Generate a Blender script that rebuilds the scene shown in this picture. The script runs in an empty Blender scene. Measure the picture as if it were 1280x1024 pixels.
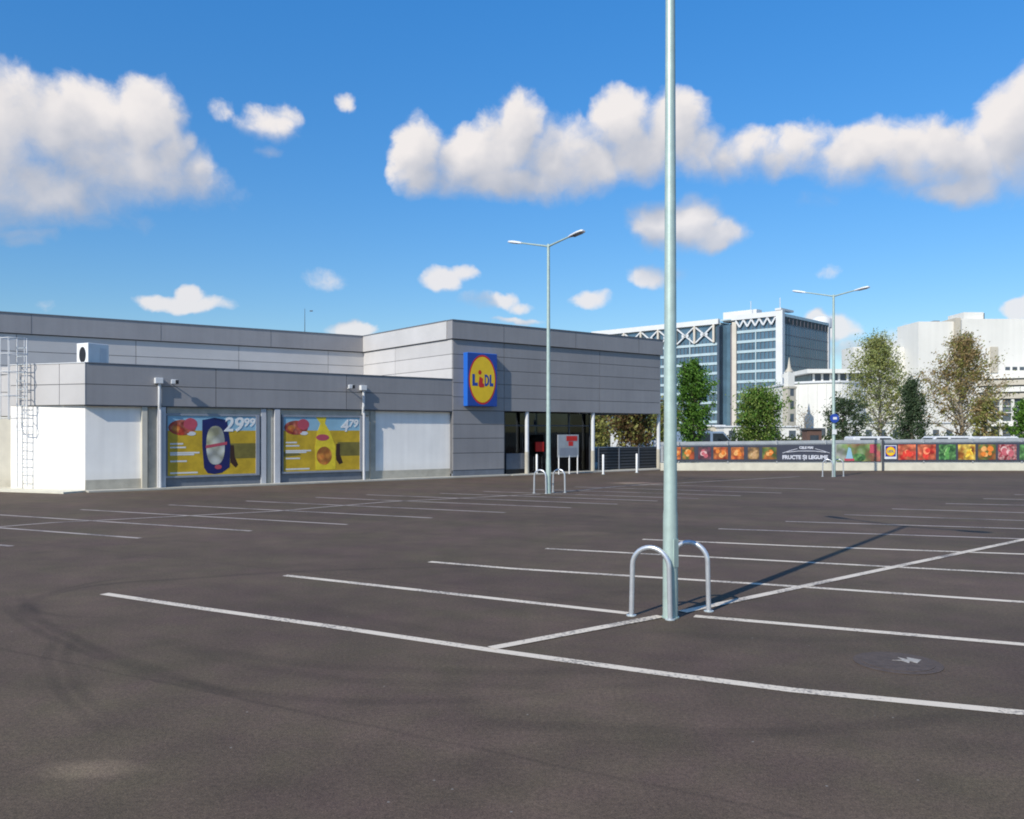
import bpy, bmesh, math, random
from mathutils import Vector, Matrix
random.seed(7)
D = bpy.data
SC = bpy.context.scene
COL = SC.collection
R = math.radians

# ------------------------------------------------------------------ camera
CAMH, FPX, CX, HY = 2.0, 1068.0, 640.0, 539.5       # eye height, focal length / centre / horizon in photo pixels
cd = D.cameras.new('camera'); cam = D.objects.new('camera', cd); COL.objects.link(cam)
cam.location = (0, 0, CAMH); cam.rotation_euler = (R(90), 0, 0)
cd.sensor_width = 36; cd.lens = FPX/1280*36; cd.shift_y = (HY-512)/1280
cd.clip_start = 0.1; cd.clip_end = 6000
SC.camera = cam

def G(x, y):                    # photo pixel on the ground -> metres
    z = FPX*CAMH/(y-HY); return ((x-CX)*z/FPX, z)
def PX(x, Y): return (x-CX)/FPX*Y
def HZ(y, Y): return CAMH+(HY-y)/FPX*Y

# store frame: K = front corner, u along the facade, v into the building
K = Vector((-2.59, 37.25)); TH = 0.662
U = Vector((math.cos(TH), math.sin(TH))); V = Vector((-math.sin(TH), math.cos(TH)))
def W2(a, b): p = K+U*a+V*b; return (p.x, p.y)
def LOC(x, y): d = Vector((x, y))-K; return (d.dot(U), d.dot(V))
def apx(x, b=0.0):              # facade coordinate seen at photo column x
    t = (x-CX)/FPX; p = K+V*b
    return (t*p.y-p.x)/(U.x-t*U.y)
def zpx(y, a, b=0.0): return HZ(y, W2(a, b)[1])

# ------------------------------------------------------------------ materials
def nt(m): m.use_nodes = True; return m.node_tree.nodes, m.node_tree.links
def mat(name, col, rough=0.6, metal=0.0, var=0.12, vs=3.0, bump=0.0, bs=30.0, spec=0.5, dirt=None, ribs=None):
    m = D.materials.new(name); N, L = nt(m); b = N['Principled BSDF']
    b.inputs['Roughness'].default_value = rough; b.inputs['Metallic'].default_value = metal
    b.inputs['Specular IOR Level'].default_value = spec
    geo = N.new('ShaderNodeNewGeometry')
    n = N.new('ShaderNodeTexNoise'); n.inputs['Scale'].default_value = vs; n.inputs['Detail'].default_value = 6
    n.inputs['Roughness'].default_value = .6
    L.new(geo.outputs['Position'], n.inputs['Vector'])
    r = N.new('ShaderNodeMapRange'); r.inputs['From Min'].default_value = .3; r.inputs['From Max'].default_value = .7
    r.inputs['To Min'].default_value = 1-var; r.inputs['To Max'].default_value = 1+var
    L.new(n.outputs['Fac'], r.inputs['Value'])
    mx = N.new('ShaderNodeVectorMath'); mx.operation = 'SCALE'
    mx.inputs[0].default_value = col[:3]; L.new(r.outputs[0], mx.inputs['Scale'])
    out = mx.outputs[0]
    if name in ('cladding', 'white_render', 'tower_glass', 'far_white_wall'):
        mp = N.new('ShaderNodeMapping'); mp.inputs['Scale'].default_value = (5, 5, .25) if name != 'far_white_wall' else (1, 1, .06); L.new(geo.outputs['Position'], mp.inputs['Vector'])
        sn = N.new('ShaderNodeTexNoise'); sn.inputs['Scale'].default_value = 1; sn.inputs['Detail'].default_value = 5; L.new(mp.outputs[0], sn.inputs['Vector'])
        sr = N.new('ShaderNodeMapRange'); sr.inputs['From Min'].default_value = .3; sr.inputs['From Max'].default_value = .7; sr.inputs['To Min'].default_value = .955; sr.inputs['To Max'].default_value = 1.03
        L.new(sn.outputs['Fac'], sr.inputs['Value']); m2 = N.new('ShaderNodeVectorMath'); m2.operation = 'SCALE'; L.new(out, m2.inputs[0]); L.new(sr.outputs[0], m2.inputs['Scale']); out = m2.outputs[0]
    if dirt:                    # darker/browner near the ground
        s = N.new('ShaderNodeSeparateXYZ'); L.new(geo.outputs['Position'], s.inputs[0])
        d = N.new('ShaderNodeMapRange'); d.inputs['From Min'].default_value = 0; d.inputs['From Max'].default_value = dirt
        d.inputs['To Min'].default_value = .75; d.inputs['To Max'].default_value = 0
        L.new(s.outputs['Z'], d.inputs['Value'])
        q = N.new('ShaderNodeMath'); q.operation = 'MULTIPLY'; L.new(d.outputs[0], q.inputs[0]); L.new(n.outputs['Fac'], q.inputs[1])
        k = N.new('ShaderNodeMix'); k.data_type = 'RGBA'; L.new(q.outputs[0], k.inputs['Factor'])
        L.new(out, k.inputs['A']); k.inputs['B'].default_value = (col[0]*.42, col[1]*.38, col[2]*.3, 1); out = k.outputs['Result']
    L.new(out, b.inputs['Base Color'])
    if bump:
        n2 = N.new('ShaderNodeTexNoise'); n2.inputs['Scale'].default_value = bs; n2.inputs['Detail'].default_value = 4
        L.new(geo.outputs['Position'], n2.inputs['Vector'])
        bb = N.new('ShaderNodeBump'); bb.inputs['Strength'].default_value = bump; bb.inputs['Distance'].default_value = .02
        L.new(n2.outputs['Fac'], bb.inputs['Height']); L.new(bb.outputs[0], b.inputs['Normal'])
    return m

def leafmat(name, c1, c2):
    m = D.materials.new(name); N, L = nt(m); b = N['Principled BSDF']; b.inputs['Roughness'].default_value = .65
    b.inputs['Specular IOR Level'].default_value = .25
    g = N.new('ShaderNodeNewGeometry'); r = N.new('ShaderNodeValToRGB')
    r.color_ramp.elements[0].color = (*c1, 1); r.color_ramp.elements[1].color = (*c2, 1)
    L.new(g.outputs['Random Per Island'], r.inputs[0]); L.new(r.outputs[0], b.inputs['Base Color'])
    t = N.new('ShaderNodeBsdfTranslucent'); L.new(r.outputs[0], t.inputs['Color'])
    mx = N.new('ShaderNodeMixShader'); mx.inputs[0].default_value = .3
    L.new(b.outputs[0], mx.inputs[1]); L.new(t.outputs[0], mx.inputs[2])
    L.new(mx.outputs[0], N['Material Output'].inputs[0]); return m

def foodmat(name, cols, scale=6.0):
    m = D.materials.new(name); N, L = nt(m); b = N['Principled BSDF']; b.inputs['Roughness'].default_value = .5
    g = N.new('ShaderNodeNewGeometry')
    v = N.new('ShaderNodeTexVoronoi'); v.inputs['Scale'].default_value = scale; L.new(g.outputs['Position'], v.inputs['Vector'])
    n = N.new('ShaderNodeTexNoise'); n.inputs['Scale'].default_value = scale*.45; n.inputs['Detail'].default_value = 3
    L.new(g.outputs['Position'], n.inputs['Vector'])
    r = N.new('ShaderNodeValToRGB'); L.new(n.outputs['Fac'], r.inputs[0])
    e = r.color_ramp.elements; e[0].position = .36; e[1].position = .64
    e[0].color = (*cols[0], 1); e[1].color = (*cols[-1], 1)
    if len(cols) > 2:
        q = e.new(.5); q.color = (*cols[1], 1)
    mr = N.new('ShaderNodeMapRange'); mr.inputs['From Max'].default_value = .7; mr.inputs['To Min'].default_value = 1.25; mr.inputs['To Max'].default_value = .45
    L.new(v.outputs['Distance'], mr.inputs['Value'])
    mx = N.new('ShaderNodeVectorMath'); mx.operation = 'SCALE'; L.new(r.outputs[0], mx.inputs[0]); L.new(mr.outputs[0], mx.inputs['Scale'])
    L.new(mx.outputs[0], b.inputs['Base Color']); return m

M = {}
M['clad'] = mat('cladding', (.298, .287, .287), .5, .15, .07, .6, spec=.4, bump=.05, bs=1.5)
M['clad_sunlit'] = mat('cladding_sunlit', (.53, .51, .49), .5, .1, .07, .6, spec=.4, bump=.05, bs=1.5)  # same panels as cladding, paler to paint sunlight on sides and hall wall
for _k in ('clad', 'clad_sunlit'):
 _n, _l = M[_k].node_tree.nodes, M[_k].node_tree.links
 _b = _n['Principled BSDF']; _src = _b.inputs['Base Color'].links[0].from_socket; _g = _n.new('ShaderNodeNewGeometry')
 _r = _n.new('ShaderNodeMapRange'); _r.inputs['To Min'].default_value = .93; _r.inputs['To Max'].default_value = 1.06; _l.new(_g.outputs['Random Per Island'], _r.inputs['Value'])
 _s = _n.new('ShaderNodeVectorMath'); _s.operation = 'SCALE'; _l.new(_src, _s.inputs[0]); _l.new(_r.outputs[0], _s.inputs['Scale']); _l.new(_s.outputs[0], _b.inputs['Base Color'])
M['gap'] = mat('cladding_gap', (.12, .12, .125), .8)
M['render'] = mat('white_render', (.93, .89, .82), .8, 0, .04, 1.2, bump=.12, bs=25, dirt=.7)
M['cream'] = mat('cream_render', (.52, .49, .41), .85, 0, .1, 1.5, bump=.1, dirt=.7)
M['plinth'] = mat('plinth', (.42, .39, .32), .9, 0, .15, 3, bump=.2)
M['bluegrey'] = mat('blue_grey_metal', (.28, .30, .34), .5, .2, .07)
M['paleframe'] = mat('pale_frame', (.52, .52, .53), .5, .1, .06)
M['darkgrey'] = mat('dark_grey', (.06, .065, .075), .6)
M['midgrey'] = mat('mid_grey', (.14, .155, .18), .6, 0, .15)
M['black'] = mat('black', (.012, .012, .014), .5)
M['white'] = mat('white_paint', (.74, .74, .72), .45, 0, .05)
M['offwhite'] = mat('off_white', (.62, .63, .63), .6, 0, .08)
M['galv'] = mat('galvanised', (.40, .50, .45), .45, .25, .10, 7, bump=.05)
M['galvlight'] = mat('galvanised_light', (.55, .60, .60), .4, .3, .08, 5)
M['steel'] = mat('hoop_steel', (.58, .60, .62), .3, .55, .08, 9)
M['lamp'] = mat('lamp_housing', (.72, .74, .77), .4, .1, .04)
M['lampglass'] = mat('lamp_glass', (.1, .11, .13), .15)
M['roof'] = mat('roof_membrane', (.3, .3, .3), .9)
M['blue'] = mat('sign_blue', (.012, .055, .30), .35, 0, .05)
M['blue_sunlit'] = mat('sign_side_sunlit_blue', (.015, .12, .50), .4, 0, .05)  # sign blue brightened to paint sunlight on the box sides
M['yellow'] = mat('sign_yellow', (.80, .52, .015), .35, 0, .06)
M['red'] = mat('sign_red', (.55, .02, .015), .4)
M['concrete'] = mat('concrete', (.60, .57, .46), .9, 0, .12, 2, bump=.15)
M['kerb'] = mat('kerb_concrete', (.42, .40, .34), .9, 0, .15, 2, bump=.2)
M['bannerdark'] = mat('banner_dark', (.05, .054, .075), .55, 0, .1)
M['fencemetal'] = mat('fence_metal', (.42, .44, .45), .5, .3)
M['text'] = mat('banner_text', (.6, .61, .66), .6)
M['bark'] = mat('bark', (.10, .08, .06), .9, 0, .3, 8)
M['palebark'] = mat('pale_bark', (.26, .23, .19), .9, 0, .3, 8)
M['towerglass'] = mat('tower_glass', (.09, .16, .22), .12, .3, .3, .12, spec=.8)
M['towerglass_dark'] = mat('tower_glass_dark', (.075, .095, .13), .18, .35, .35, .1, spec=.8)
M['spandrel'] = mat('spandrel', (.40, .50, .53), .4, 0, .1, .5)
M['towerwhite'] = mat('tower_white', (.62, .63, .63), .5, 0, .05, .3)
M['towercream'] = mat('tower_cream', (.55, .50, .42), .7, 0, .08, .3)
M['core'] = mat('tower_core', (.17, .16, .18), .7, 0, .15, .4)
M['farwhite'] = mat('far_white_wall', (.67, .655, .60), .8, 0, .05, .15)
M['farcream'] = mat('far_cream_wall', (.46, .42, .34), .8, 0, .08, .3)
M['farglass'] = mat('far_glass', (.07, .085, .10), .3, 0, .4, .6)
M['brownboard'] = mat('brown_board', (.10, .055, .04), .8)
M['signblue'] = mat('round_sign_blue', (.02, .06, .32), .4)
M['vanwhite'] = mat('van_white', (.6, .61, .62), .3)
M['vanblue'] = mat('van_blue_grey', (.22, .30, .42), .3)
M['tyre'] = mat('tyre', (.02, .02, .02), .8)
M['carglass'] = mat('vehicle_glass', (.03, .04, .05), .1)
M['poster_sky'] = mat('poster_sky', (.26, .45, .56), .4, 0, .12, 1.2)
M['poster_yellow'] = mat('poster_yellow', (.52, .34, .02), .4, 0, .22, 2.2)
M['poster_olive'] = mat('poster_olive', (.17, .14, .03), .4, 0, .25, 3)
M['packblue'] = mat('pack_blue', (.010, .014, .10), .3)
M['packwhite'] = foodmat('pack_front', [(.55, .58, .52), (.65, .66, .60), (.50, .48, .30)], 2.5)
M['packred'] = mat('pack_red', (.45, .07, .10), .4)
M['packyellow'] = mat('pack_yellow', (.72, .55, .03), .35, 0, .15, 4)
M['packorange'] = foodmat('pack_orange', [(.6, .12, .02), (.75, .3, .05), (.5, .06, .02)], 4)
M['meat'] = foodmat('poster_meat', [(.30, .03, .02), (.55, .16, .10), (.50, .05, .02)], 5)
M['brownfig'] = mat('brown_bottle', (.04, .015, .01), .3)
M['shelf'] = foodmat('shop_goods', [(.05, .02, .02), (.12, .05, .03), (.02, .03, .05)], 5)
M['pavefloor'] = mat('shop_floor', (.12, .115, .11), .5)

# glass
def glassmat():
    m = D.materials.new('shop_glass'); N, L = nt(m); N.remove(N['Principled BSDF'])
    t = N.new('ShaderNodeBsdfTransparent'); t.inputs[0].default_value = (.35, .38, .40, 1)
    g = N.new('ShaderNodeBsdfGlossy'); g.inputs['Roughness'].default_value = .02; g.inputs[0].default_value = (.7, .75, .8, 1)
    f = N.new('ShaderNodeFresnel'); f.inputs[0].default_value = 1.5
    x = N.new('ShaderNodeMixShader'); L.new(f.outputs[0], x.inputs[0]); L.new(t.outputs[0], x.inputs[1]); L.new(g.outputs[0], x.inputs[2])
    L.new(x.outputs[0], N['Material Output'].inputs[0]); return m
M['glass'] = glassmat()

# asphalt ----------------------------------------------------------
def circle3(p, q, r):
    ax, ay = p; bx, by = q; cx, cy = r
    d = 2*(ax*(by-cy)+bx*(cy-ay)+cx*(ay-by))
    ux = ((ax*ax+ay*ay)*(by-cy)+(bx*bx+by*by)*(cy-ay)+(cx*cx+cy*cy)*(ay-by))/d
    uy = ((ax*ax+ay*ay)*(cx-bx)+(bx*bx+by*by)*(ax-cx)+(cx*cx+cy*cy)*(bx-ax))/d
    return ux, uy, math.hypot(ax-ux, ay-uy)

def asphalt():
    m = D.materials.new('asphalt'); N, L = nt(m); b = N['Principled BSDF']
    b.inputs['Roughness'].default_value = .85; b.inputs['Specular IOR Level'].default_value = .3
    g = N.new('ShaderNodeNewGeometry'); P = g.outputs['Position']
    def noise(s, det=5, ro=.6):
        n = N.new('ShaderNodeTexNoise'); n.inputs['Scale'].default_value = s; n.inputs['Detail'].default_value = det
        n.inputs['Roughness'].default_value = ro; L.new(P, n.inputs['Vector']); return n.outputs['Fac']
    def math_(op, a, c=None, clamp=False):
        k = N.new('ShaderNodeMath'); k.operation = op; k.use_clamp = clamp
        for i, v in enumerate((a, c)):
            if v is None: continue
            if isinstance(v, (int, float)): k.inputs[i].default_value = v
            else: L.new(v, k.inputs[i])
        return k.outputs[0]
    def rng(v, a, c, d, e, smooth=False):
        k = N.new('ShaderNodeMapRange'); L.new(v, k.inputs['Value'])
        if smooth: k.interpolation_type = 'SMOOTHSTEP'
        for n_, x in zip(('From Min', 'From Max', 'To Min', 'To Max'), (a, c, d, e)): k.inputs[n_].default_value = x
        return k.outputs[0]
    big = rng(noise(.22, 5), .3, .7, .80, 1.20)
    mid = rng(noise(1.7, 6), .3, .7, .86, 1.14)
    fine = rng(noise(30, 4, .8), .3, .7, .66, 1.34)
    grain = rng(noise(95, 2, .8), .3, .7, .6, 1.4)
    f = math_('MULTIPLY', math_('MULTIPLY', big, mid), math_('MULTIPLY', fine, grain))
    # long soft streaks left by the paver, along the rows
    mp = N.new('ShaderNodeMapping'); mp.inputs['Rotation'].default_value = (0, 0, -TH); mp.inputs['Scale'].default_value = (.05, .9, 1)
    mp.vector_type = 'TEXTURE'; mp.inputs['Scale'].default_value = (14, 1.2, 1); mp.inputs['Rotation'].default_value = (0, 0, R(-30))
    L.new(P, mp.inputs['Vector']); sn = N.new('ShaderNodeTexNoise'); sn.inputs['Scale'].default_value = 1; sn.inputs['Detail'].default_value = 3
    L.new(mp.outputs[0], sn.inputs['Vector']); f = math_('MULTIPLY', f, rng(sn.outputs['Fac'], .3, .7, .9, 1.1))
    # tyre marks
    warp = noise(.5, 2)
    arcs = [((12, 765), (70, 800), (150, 832), .05, .22), ((30, 752), (95, 800), (290, 868), .06, .26), ((60, 745), (78, 770), (190, 725), .05, .22), ((40, 750), (60, 780), (160, 722), .05, .2),
            ((190, 726), (350, 716), (620, 708), .08, .2), ((150, 835), (320, 868), (640, 872), .08, .2), ((66, 800), (62, 850), (105, 900), .05, .18), ((90, 800), (88, 850), (130, 896), .05, .15),
            ((200, 800), (450, 835), (760, 838), .10, .16), ((640, 905), (850, 915), (1200, 896), .10, .18), ((560, 960), (800, 930), (1280, 940), .15, .10),
            ((230, 815), (480, 852), (800, 856), .08, .12), ((400, 760), (560, 790), (1000, 830), .10, .12), ((880, 795), (1000, 800), (1250, 790), .12, .14)]
    pn = rng(noise(1.3, 3), .35, .6, .55, 1.0)
    for p, q, r_, w, s in arcs:
        cx, cy, rr = circle3(G(*p), G(*q), G(*r_))
        d = N.new('ShaderNodeVectorMath'); d.operation = 'DISTANCE'; L.new(P, d.inputs[0]); d.inputs[1].default_value = (cx, cy, 0)
        e = math_('ABSOLUTE', math_('SUBTRACT', math_('ADD', d.outputs['Value'], math_('MULTIPLY', warp, .25)), rr+.12))
        k = rng(e, w*.35, w*1.5, s, 0, True)
        # keep only near the observed stretch
        mx_, my_ = [sum(t)/3 for t in zip(G(*p), G(*q), G(*r_))]
        ext = max(math.dist(G(*p), (mx_, my_)), math.dist(G(*r_), (mx_, my_)))
        dd = N.new('ShaderNodeVectorMath'); dd.operation = 'DISTANCE'; L.new(P, dd.inputs[0]); dd.inputs[1].default_value = (mx_, my_, 0)
        k = math_('MULTIPLY', math_('MULTIPLY', k, rng(dd.outputs['Value'], ext*.8, ext*1.4, 1, 0, True)), pn)
        f = math_('MULTIPLY', f, math_('SUBTRACT', 1, k))
    # pale dusty patches
    for x, y, rx, ry, s in [(112, 962, .40, .18, .5), (795, 604, 1.3, .9, 1.3), (735, 667, .6, .4, .3), (690, 870, .8, .4, .12), (330, 700, 1.5, .6, .10), (60, 880, .9, .6, .15)]:
        c = G(x, y)
        k = N.new('ShaderNodeVectorMath'); k.operation = 'SUBTRACT'; L.new(P, k.inputs[0]); k.inputs[1].default_value = (c[0], c[1], 0)
        k2 = N.new('ShaderNodeVectorMath'); k2.operation = 'DIVIDE'; L.new(k.outputs[0], k2.inputs[0]); k2.inputs[1].default_value = (rx, ry, 1)
        ln = N.new('ShaderNodeVectorMath'); ln.operation = 'LENGTH'; L.new(k2.outputs[0], ln.inputs[0])
        v = rng(math_('ADD', ln.outputs['Value'], math_('MULTIPLY', noise(3), .8)), .7, 1.5, s, 0, True)
        f = math_('MULTIPLY', f, math_('ADD', 1, v))
    rot = N.new('ShaderNodeMapping'); rot.inputs['Rotation'].default_value = (0, 0, R(29)); L.new(P, rot.inputs['Vector'])
    sx_ = N.new('ShaderNodeSeparateXYZ'); L.new(rot.outputs[0], sx_.inputs[0])
    wob = math_('MULTIPLY', math_('SUBTRACT', noise(.8, 3), .5), .12)
    jm = math_('PINGPONG', math_('ADD', sx_.outputs[1], wob), 2.3)
    f = math_('MULTIPLY', f, rng(jm, .0, .035, .80, 1))
    f = math_('MULTIPLY', f, rng(math_('PINGPONG', math_('ADD', sx_.outputs[1], 1.0), 4.6), .0, 4.6, .95, 1.05))
    dv = N.new('ShaderNodeTexVoronoi'); dv.inputs['Scale'].default_value = .55; L.new(P, dv.inputs['Vector'])
    f = math_('MULTIPLY', f, rng(math_('ADD', dv.outputs['Distance'], math_('MULTIPLY', noise(5, 3), .16)), .10, .24, .84, 1, True))
    cr = N.new('ShaderNodeMix'); cr.data_type = 'RGBA'; L.new(rng(math_('ADD', noise(.5, 4), math_('MULTIPLY', noise(2.6, 3), .5)), .55, .95, 0, 1), cr.inputs['Factor'])
    cr.inputs['A'].default_value = (.0985, .0650, .0495, 1); cr.inputs['B'].default_value = (.0930, .0705, .0430, 1)
    sc = N.new('ShaderNodeVectorMath'); sc.operation = 'SCALE'; L.new(cr.outputs['Result'], sc.inputs[0]); L.new(f, sc.inputs['Scale'])
    # stray bright chippings
    v = N.new('ShaderNodeTexVoronoi'); v.inputs['Scale'].default_value = 9; L.new(P, v.inputs['Vector'])
    sp = rng(v.outputs['Distance'], .05, .09, 1, 0)
    wn = N.new('ShaderNodeSeparateColor'); L.new(v.outputs['Color'], wn.inputs[0])
    sp = math_('MULTIPLY', sp, math_('GREATER_THAN', wn.outputs[0], .955))
    mm = N.new('ShaderNodeMix'); mm.data_type = 'RGBA'; L.new(math_('MULTIPLY', sp, .6), mm.inputs['Factor']); L.new(sc.outputs[0], mm.inputs['A']); mm.inputs['B'].default_value = (.3, .28, .25, 1)
    L.new(mm.outputs['Result'], b.inputs['Base Color'])
    bb = N.new('ShaderNodeBump'); bb.inputs['Strength'].default_value = .35; bb.inputs['Distance'].default_value = .008
    L.new(noise(70, 3), bb.inputs['Height']); L.new(bb.outputs[0], b.inputs['Normal'])
    return m
M['asphalt'] = asphalt()

def paintmat(lo, hi, nm_):
    m = D.materials.new(nm_); N, L = nt(m); b = N['Principled BSDF']; b.inputs['Roughness'].default_value = .7
    g = N.new('ShaderNodeNewGeometry')
    n = N.new('ShaderNodeTexNoise'); n.inputs['Scale'].default_value = 30; n.inputs['Detail'].default_value = 5; L.new(g.outputs['Position'], n.inputs['Vector'])
    n2 = N.new('ShaderNodeTexNoise'); n2.inputs['Scale'].default_value = 1.2; L.new(g.outputs['Position'], n2.inputs['Vector'])
    a = N.new('ShaderNodeMath'); a.operation = 'ADD'; L.new(n.outputs['Fac'], a.inputs[0]); L.new(n2.outputs['Fac'], a.inputs[1])
    r = N.new('ShaderNodeValToRGB'); e = r.color_ramp.elements
    e[0].position = .40; e[0].color = (*lo, 1); e[1].position = .50; e[1].color = (*hi, 1)
    h = N.new('ShaderNodeMath'); h.operation = 'MULTIPLY'; L.new(a.outputs[0], h.inputs[0]); h.inputs[1].default_value = .5
    L.new(h.outputs[0], r.inputs[0]); L.new(r.outputs[0], b.inputs['Base Color']); return m
M['paint'] = paintmat((.20, .17, .145), (.66, .57, .45), 'road_paint'); M['wornpaint'] = paintmat((.13, .11, .10), (.40, .34, .29), 'worn_road_paint')

# ------------------------------------------------------------------ mesh helpers
class MB:
    def __init__(s): s.v = []; s.f = []; s.m = []; s.mats = []; s.sm = []
    def mi(s, m):
        if m not in s.mats: s.mats.append(m)
        return s.mats.index(m)
    def add(s, vs, fs, m, smooth=False):
        o = len(s.v); s.v += [tuple(v) for v in vs]; k = s.mi(m)
        for f in fs: s.f.append([i+o for i in f]); s.m.append(k); s.sm.append(smooth)
    def box(s, x0, x1, y0, y1, z0, z1, m):
        s.add([(x0, y0, z0), (x1, y0, z0), (x1, y1, z0), (x0, y1, z0), (x0, y0, z1), (x1, y0, z1), (x1, y1, z1), (x0, y1, z1)],
              [(0, 3, 2, 1), (4, 5, 6, 7), (0, 1, 5, 4), (1, 2, 6, 5), (2, 3, 7, 6), (3, 0, 4, 7)], m)
    def prism(s, pts, z0, z1, m):
        n = len(pts); vs = [(x, y, z0) for x, y in pts]+[(x, y, z1) for x, y in pts]
        s.add(vs, [tuple(range(n))[::-1], tuple(range(n, 2*n))]+[(i, (i+1) % n, (i+1) % n+n, i+n) for i in range(n)], m)
    def edge(s, P, Q, o0, o1, z0, z1, m):   # wall piece along P->Q, from offset o0 to o1 to the RIGHT of P->Q
        d = (Vector(Q)-Vector(P)).normalized(); n = Vector((d.y, -d.x)); P = Vector(P); Q = Vector(Q)
        s.prism([tuple(P+n*o1), tuple(Q+n*o1), tuple(Q+n*o0), tuple(P+n*o0)], z0, z1, m)
    def tube(s, pts, rad, m, n=12, cap=True):
        pts = [Vector(p) for p in pts]; rr = rad if isinstance(rad, (list, tuple)) else [rad]*len(pts)
        vs = []; ref = None
        for i, p in enumerate(pts):
            t = (pts[min(i+1, len(pts)-1)]-pts[max(i-1, 0)]).normalized()
            if ref is None: ref = Vector((1, 0, 0)) if abs(t.x) < .9 else Vector((0, 1, 0))
            a = (ref-t*ref.dot(t)).normalized(); ref = a; b = t.cross(a)
            vs += [p+(a*math.cos(2*math.pi*k/n)+b*math.sin(2*math.pi*k/n))*rr[i] for k in range(n)]
        fs = [(i*n+k, i*n+(k+1) % n, (i+1)*n+(k+1) % n, (i+1)*n+k) for i in range(len(pts)-1) for k in range(n)]
        s.add(vs, fs, m, True)
        if cap: s.add(vs[:n], [tuple(range(n))[::-1]], m); s.add(vs[-n:], [tuple(range(n))], m)
    def quad(s, a, b, c, d, m): s.add([a, b, c, d], [(0, 1, 2, 3)], m)
    def build(s, name, parent=None, bevel=0, loc=None):
        me = D.meshes.new(name); me.from_pydata(s.v, [], s.f)
        for m in s.mats: me.materials.append(M[m])
        me.polygons.foreach_set('material_index', s.m); me.polygons.foreach_set('use_smooth', s.sm); me.update()
        o = D.objects.new(name, me); COL.objects.link(o)
        if parent: o.parent = parent
        if loc: o.location = loc
        if bevel:
            b = o.modifiers.new('bevel', 'BEVEL'); b.width = bevel; b.segments = 2; b.limit_method = 'ANGLE'
        return o
def tag(o, label=None, cat=None, group=None, kind=None):
    if label: o['label'] = label
    if cat: o['category'] = cat
    if group: o['group'] = group
    if kind: o['kind'] = kind
    return o
def empty(name, loc, rz, label, cat, group=None):
    o = D.objects.new(name, None); COL.objects.link(o); o.location = loc; o.rotation_euler = (0, 0, rz); o.empty_display_size = .2
    return tag(o, label, cat, group)
def copy_thing(root, loc, label, rz=None):
    r = root.copy(); COL.objects.link(r); r.location = loc; r['label'] = label
    if rz is not None: r.rotation_euler = (0, 0, rz)
    for ch in [o for o in D.objects if o.parent == root]:
        c = ch.copy(); COL.objects.link(c); c.parent = r
        for g in [o for o in D.objects if o.parent == ch]:
            d = g.copy(); COL.objects.link(d); d.parent = c
    return r
def text(s, size, m, parent, loc, rot, name='lettering', extrude=.004, offset=0.0, sx=1.0, shear=0.0):
    c = D.curves.new(name, 'FONT'); c.body = s; c.size = size; c.align_x = 'CENTER'; c.align_y = 'CENTER'
    c.extrude = extrude; c.offset = offset; c.shear = shear; c.resolution_u = 4; c.materials.append(M[m])
    t = D.objects.new('tmp', c); COL.objects.link(t); bpy.context.view_layer.update()
    me = D.meshes.new_from_object(t.evaluated_get(bpy.context.evaluated_depsgraph_get())); D.objects.remove(t); me.name = name
    o = D.objects.new(name, me); COL.objects.link(o); o.parent = parent; o.location = loc; o.rotation_euler = rot; o.scale = (sx, 1, 1)
    return o

# ------------------------------------------------------------------ ground
b = MB(); b.quad((-1500, -300, 0), (1500, -300, 0), (1500, 3000, 0), (-1500, 3000, 0), 'farground') if False else None
M['farground'] = mat('far_ground', (.13, .125, .10), .95, 0, .25, .05)
gb = MB(); gb.quad((-2000, -600, -.02), (2000, -600, -.02), (2000, 4000, -.02), (-2000, 4000, -.02), 'farground')
tag(gb.build('ground'), kind='structure')
ab = MB(); ab.quad((-60, -40, 0), (70, -40, 0), (70, 44.5, 0), (-60, 44.5, 0), 'asphalt')
tag(ab.build('parking_surface'), kind='structure')
rb = MB(); rb.quad((-60, 44.5, -.008), (120, 44.5, -.008), (120, 95, -.008), (-60, 95, -.008), 'kerb')
tag(rb.build('pavement'), kind='structure')

def line(pts, w=.125, z=.004, m='paint'):
    P = [Vector(G(*p)) for p in pts]; b = MB(); L_, R_ = [], []
    for i, p in enumerate(P):
        t = (P[min(i+1, len(P)-1)]-P[max(i-1, 0)]).normalized(); n = Vector((-t.y, t.x))*w/2
        L_.append((*(p+n), z)); R_.append((*(p-n), z))
    for i in range(len(P)-1): b.quad(R_[i], R_[i+1], L_[i+1], L_[i], m)
    return tag(b.build('parking_line'), kind='structure')
near = [[(130, 742.5), (260, 762), (400, 781.5), (610, 812.5), (840, 844), (990, 863), (1280, 891.5), (1500, 910)],
        [(356, 719.5), (460, 731), (785, 767)], [(868, 770.5), (1280, 806), (1500, 823)],
        [(537, 702.5), (640, 711), (960, 731), (1280, 753), (1500, 766)],
        [(682, 686), (985, 702), (1280, 717.5), (1500, 728)],
        [(803, 674.5), (1000, 683), (1280, 693), (1500, 701)],
        [(898, 661.3), (1280, 674), (1500, 681)], [(982, 652), (1280, 661.3), (1500, 667)],
        [(1055, 643.6), (1280, 651), (1500, 656)], [(1115, 636.3), (1280, 641.2), (1500, 647)],
        [(1182, 629.7), (1280, 631.8), (1500, 637)], [(1229, 623.6), (1500, 629)], [(1268, 618.5), (1500, 623)]]
for i, l in enumerate(near): line(l, z=.004, m='paint' if i < 6 else 'wornpaint')
line([(614, 811), (720, 791), (826, 771)], z=.008)
line([(853, 765.5), (950, 745), (1110, 711), (1280, 675), (1450, 640)], z=.008)
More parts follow.
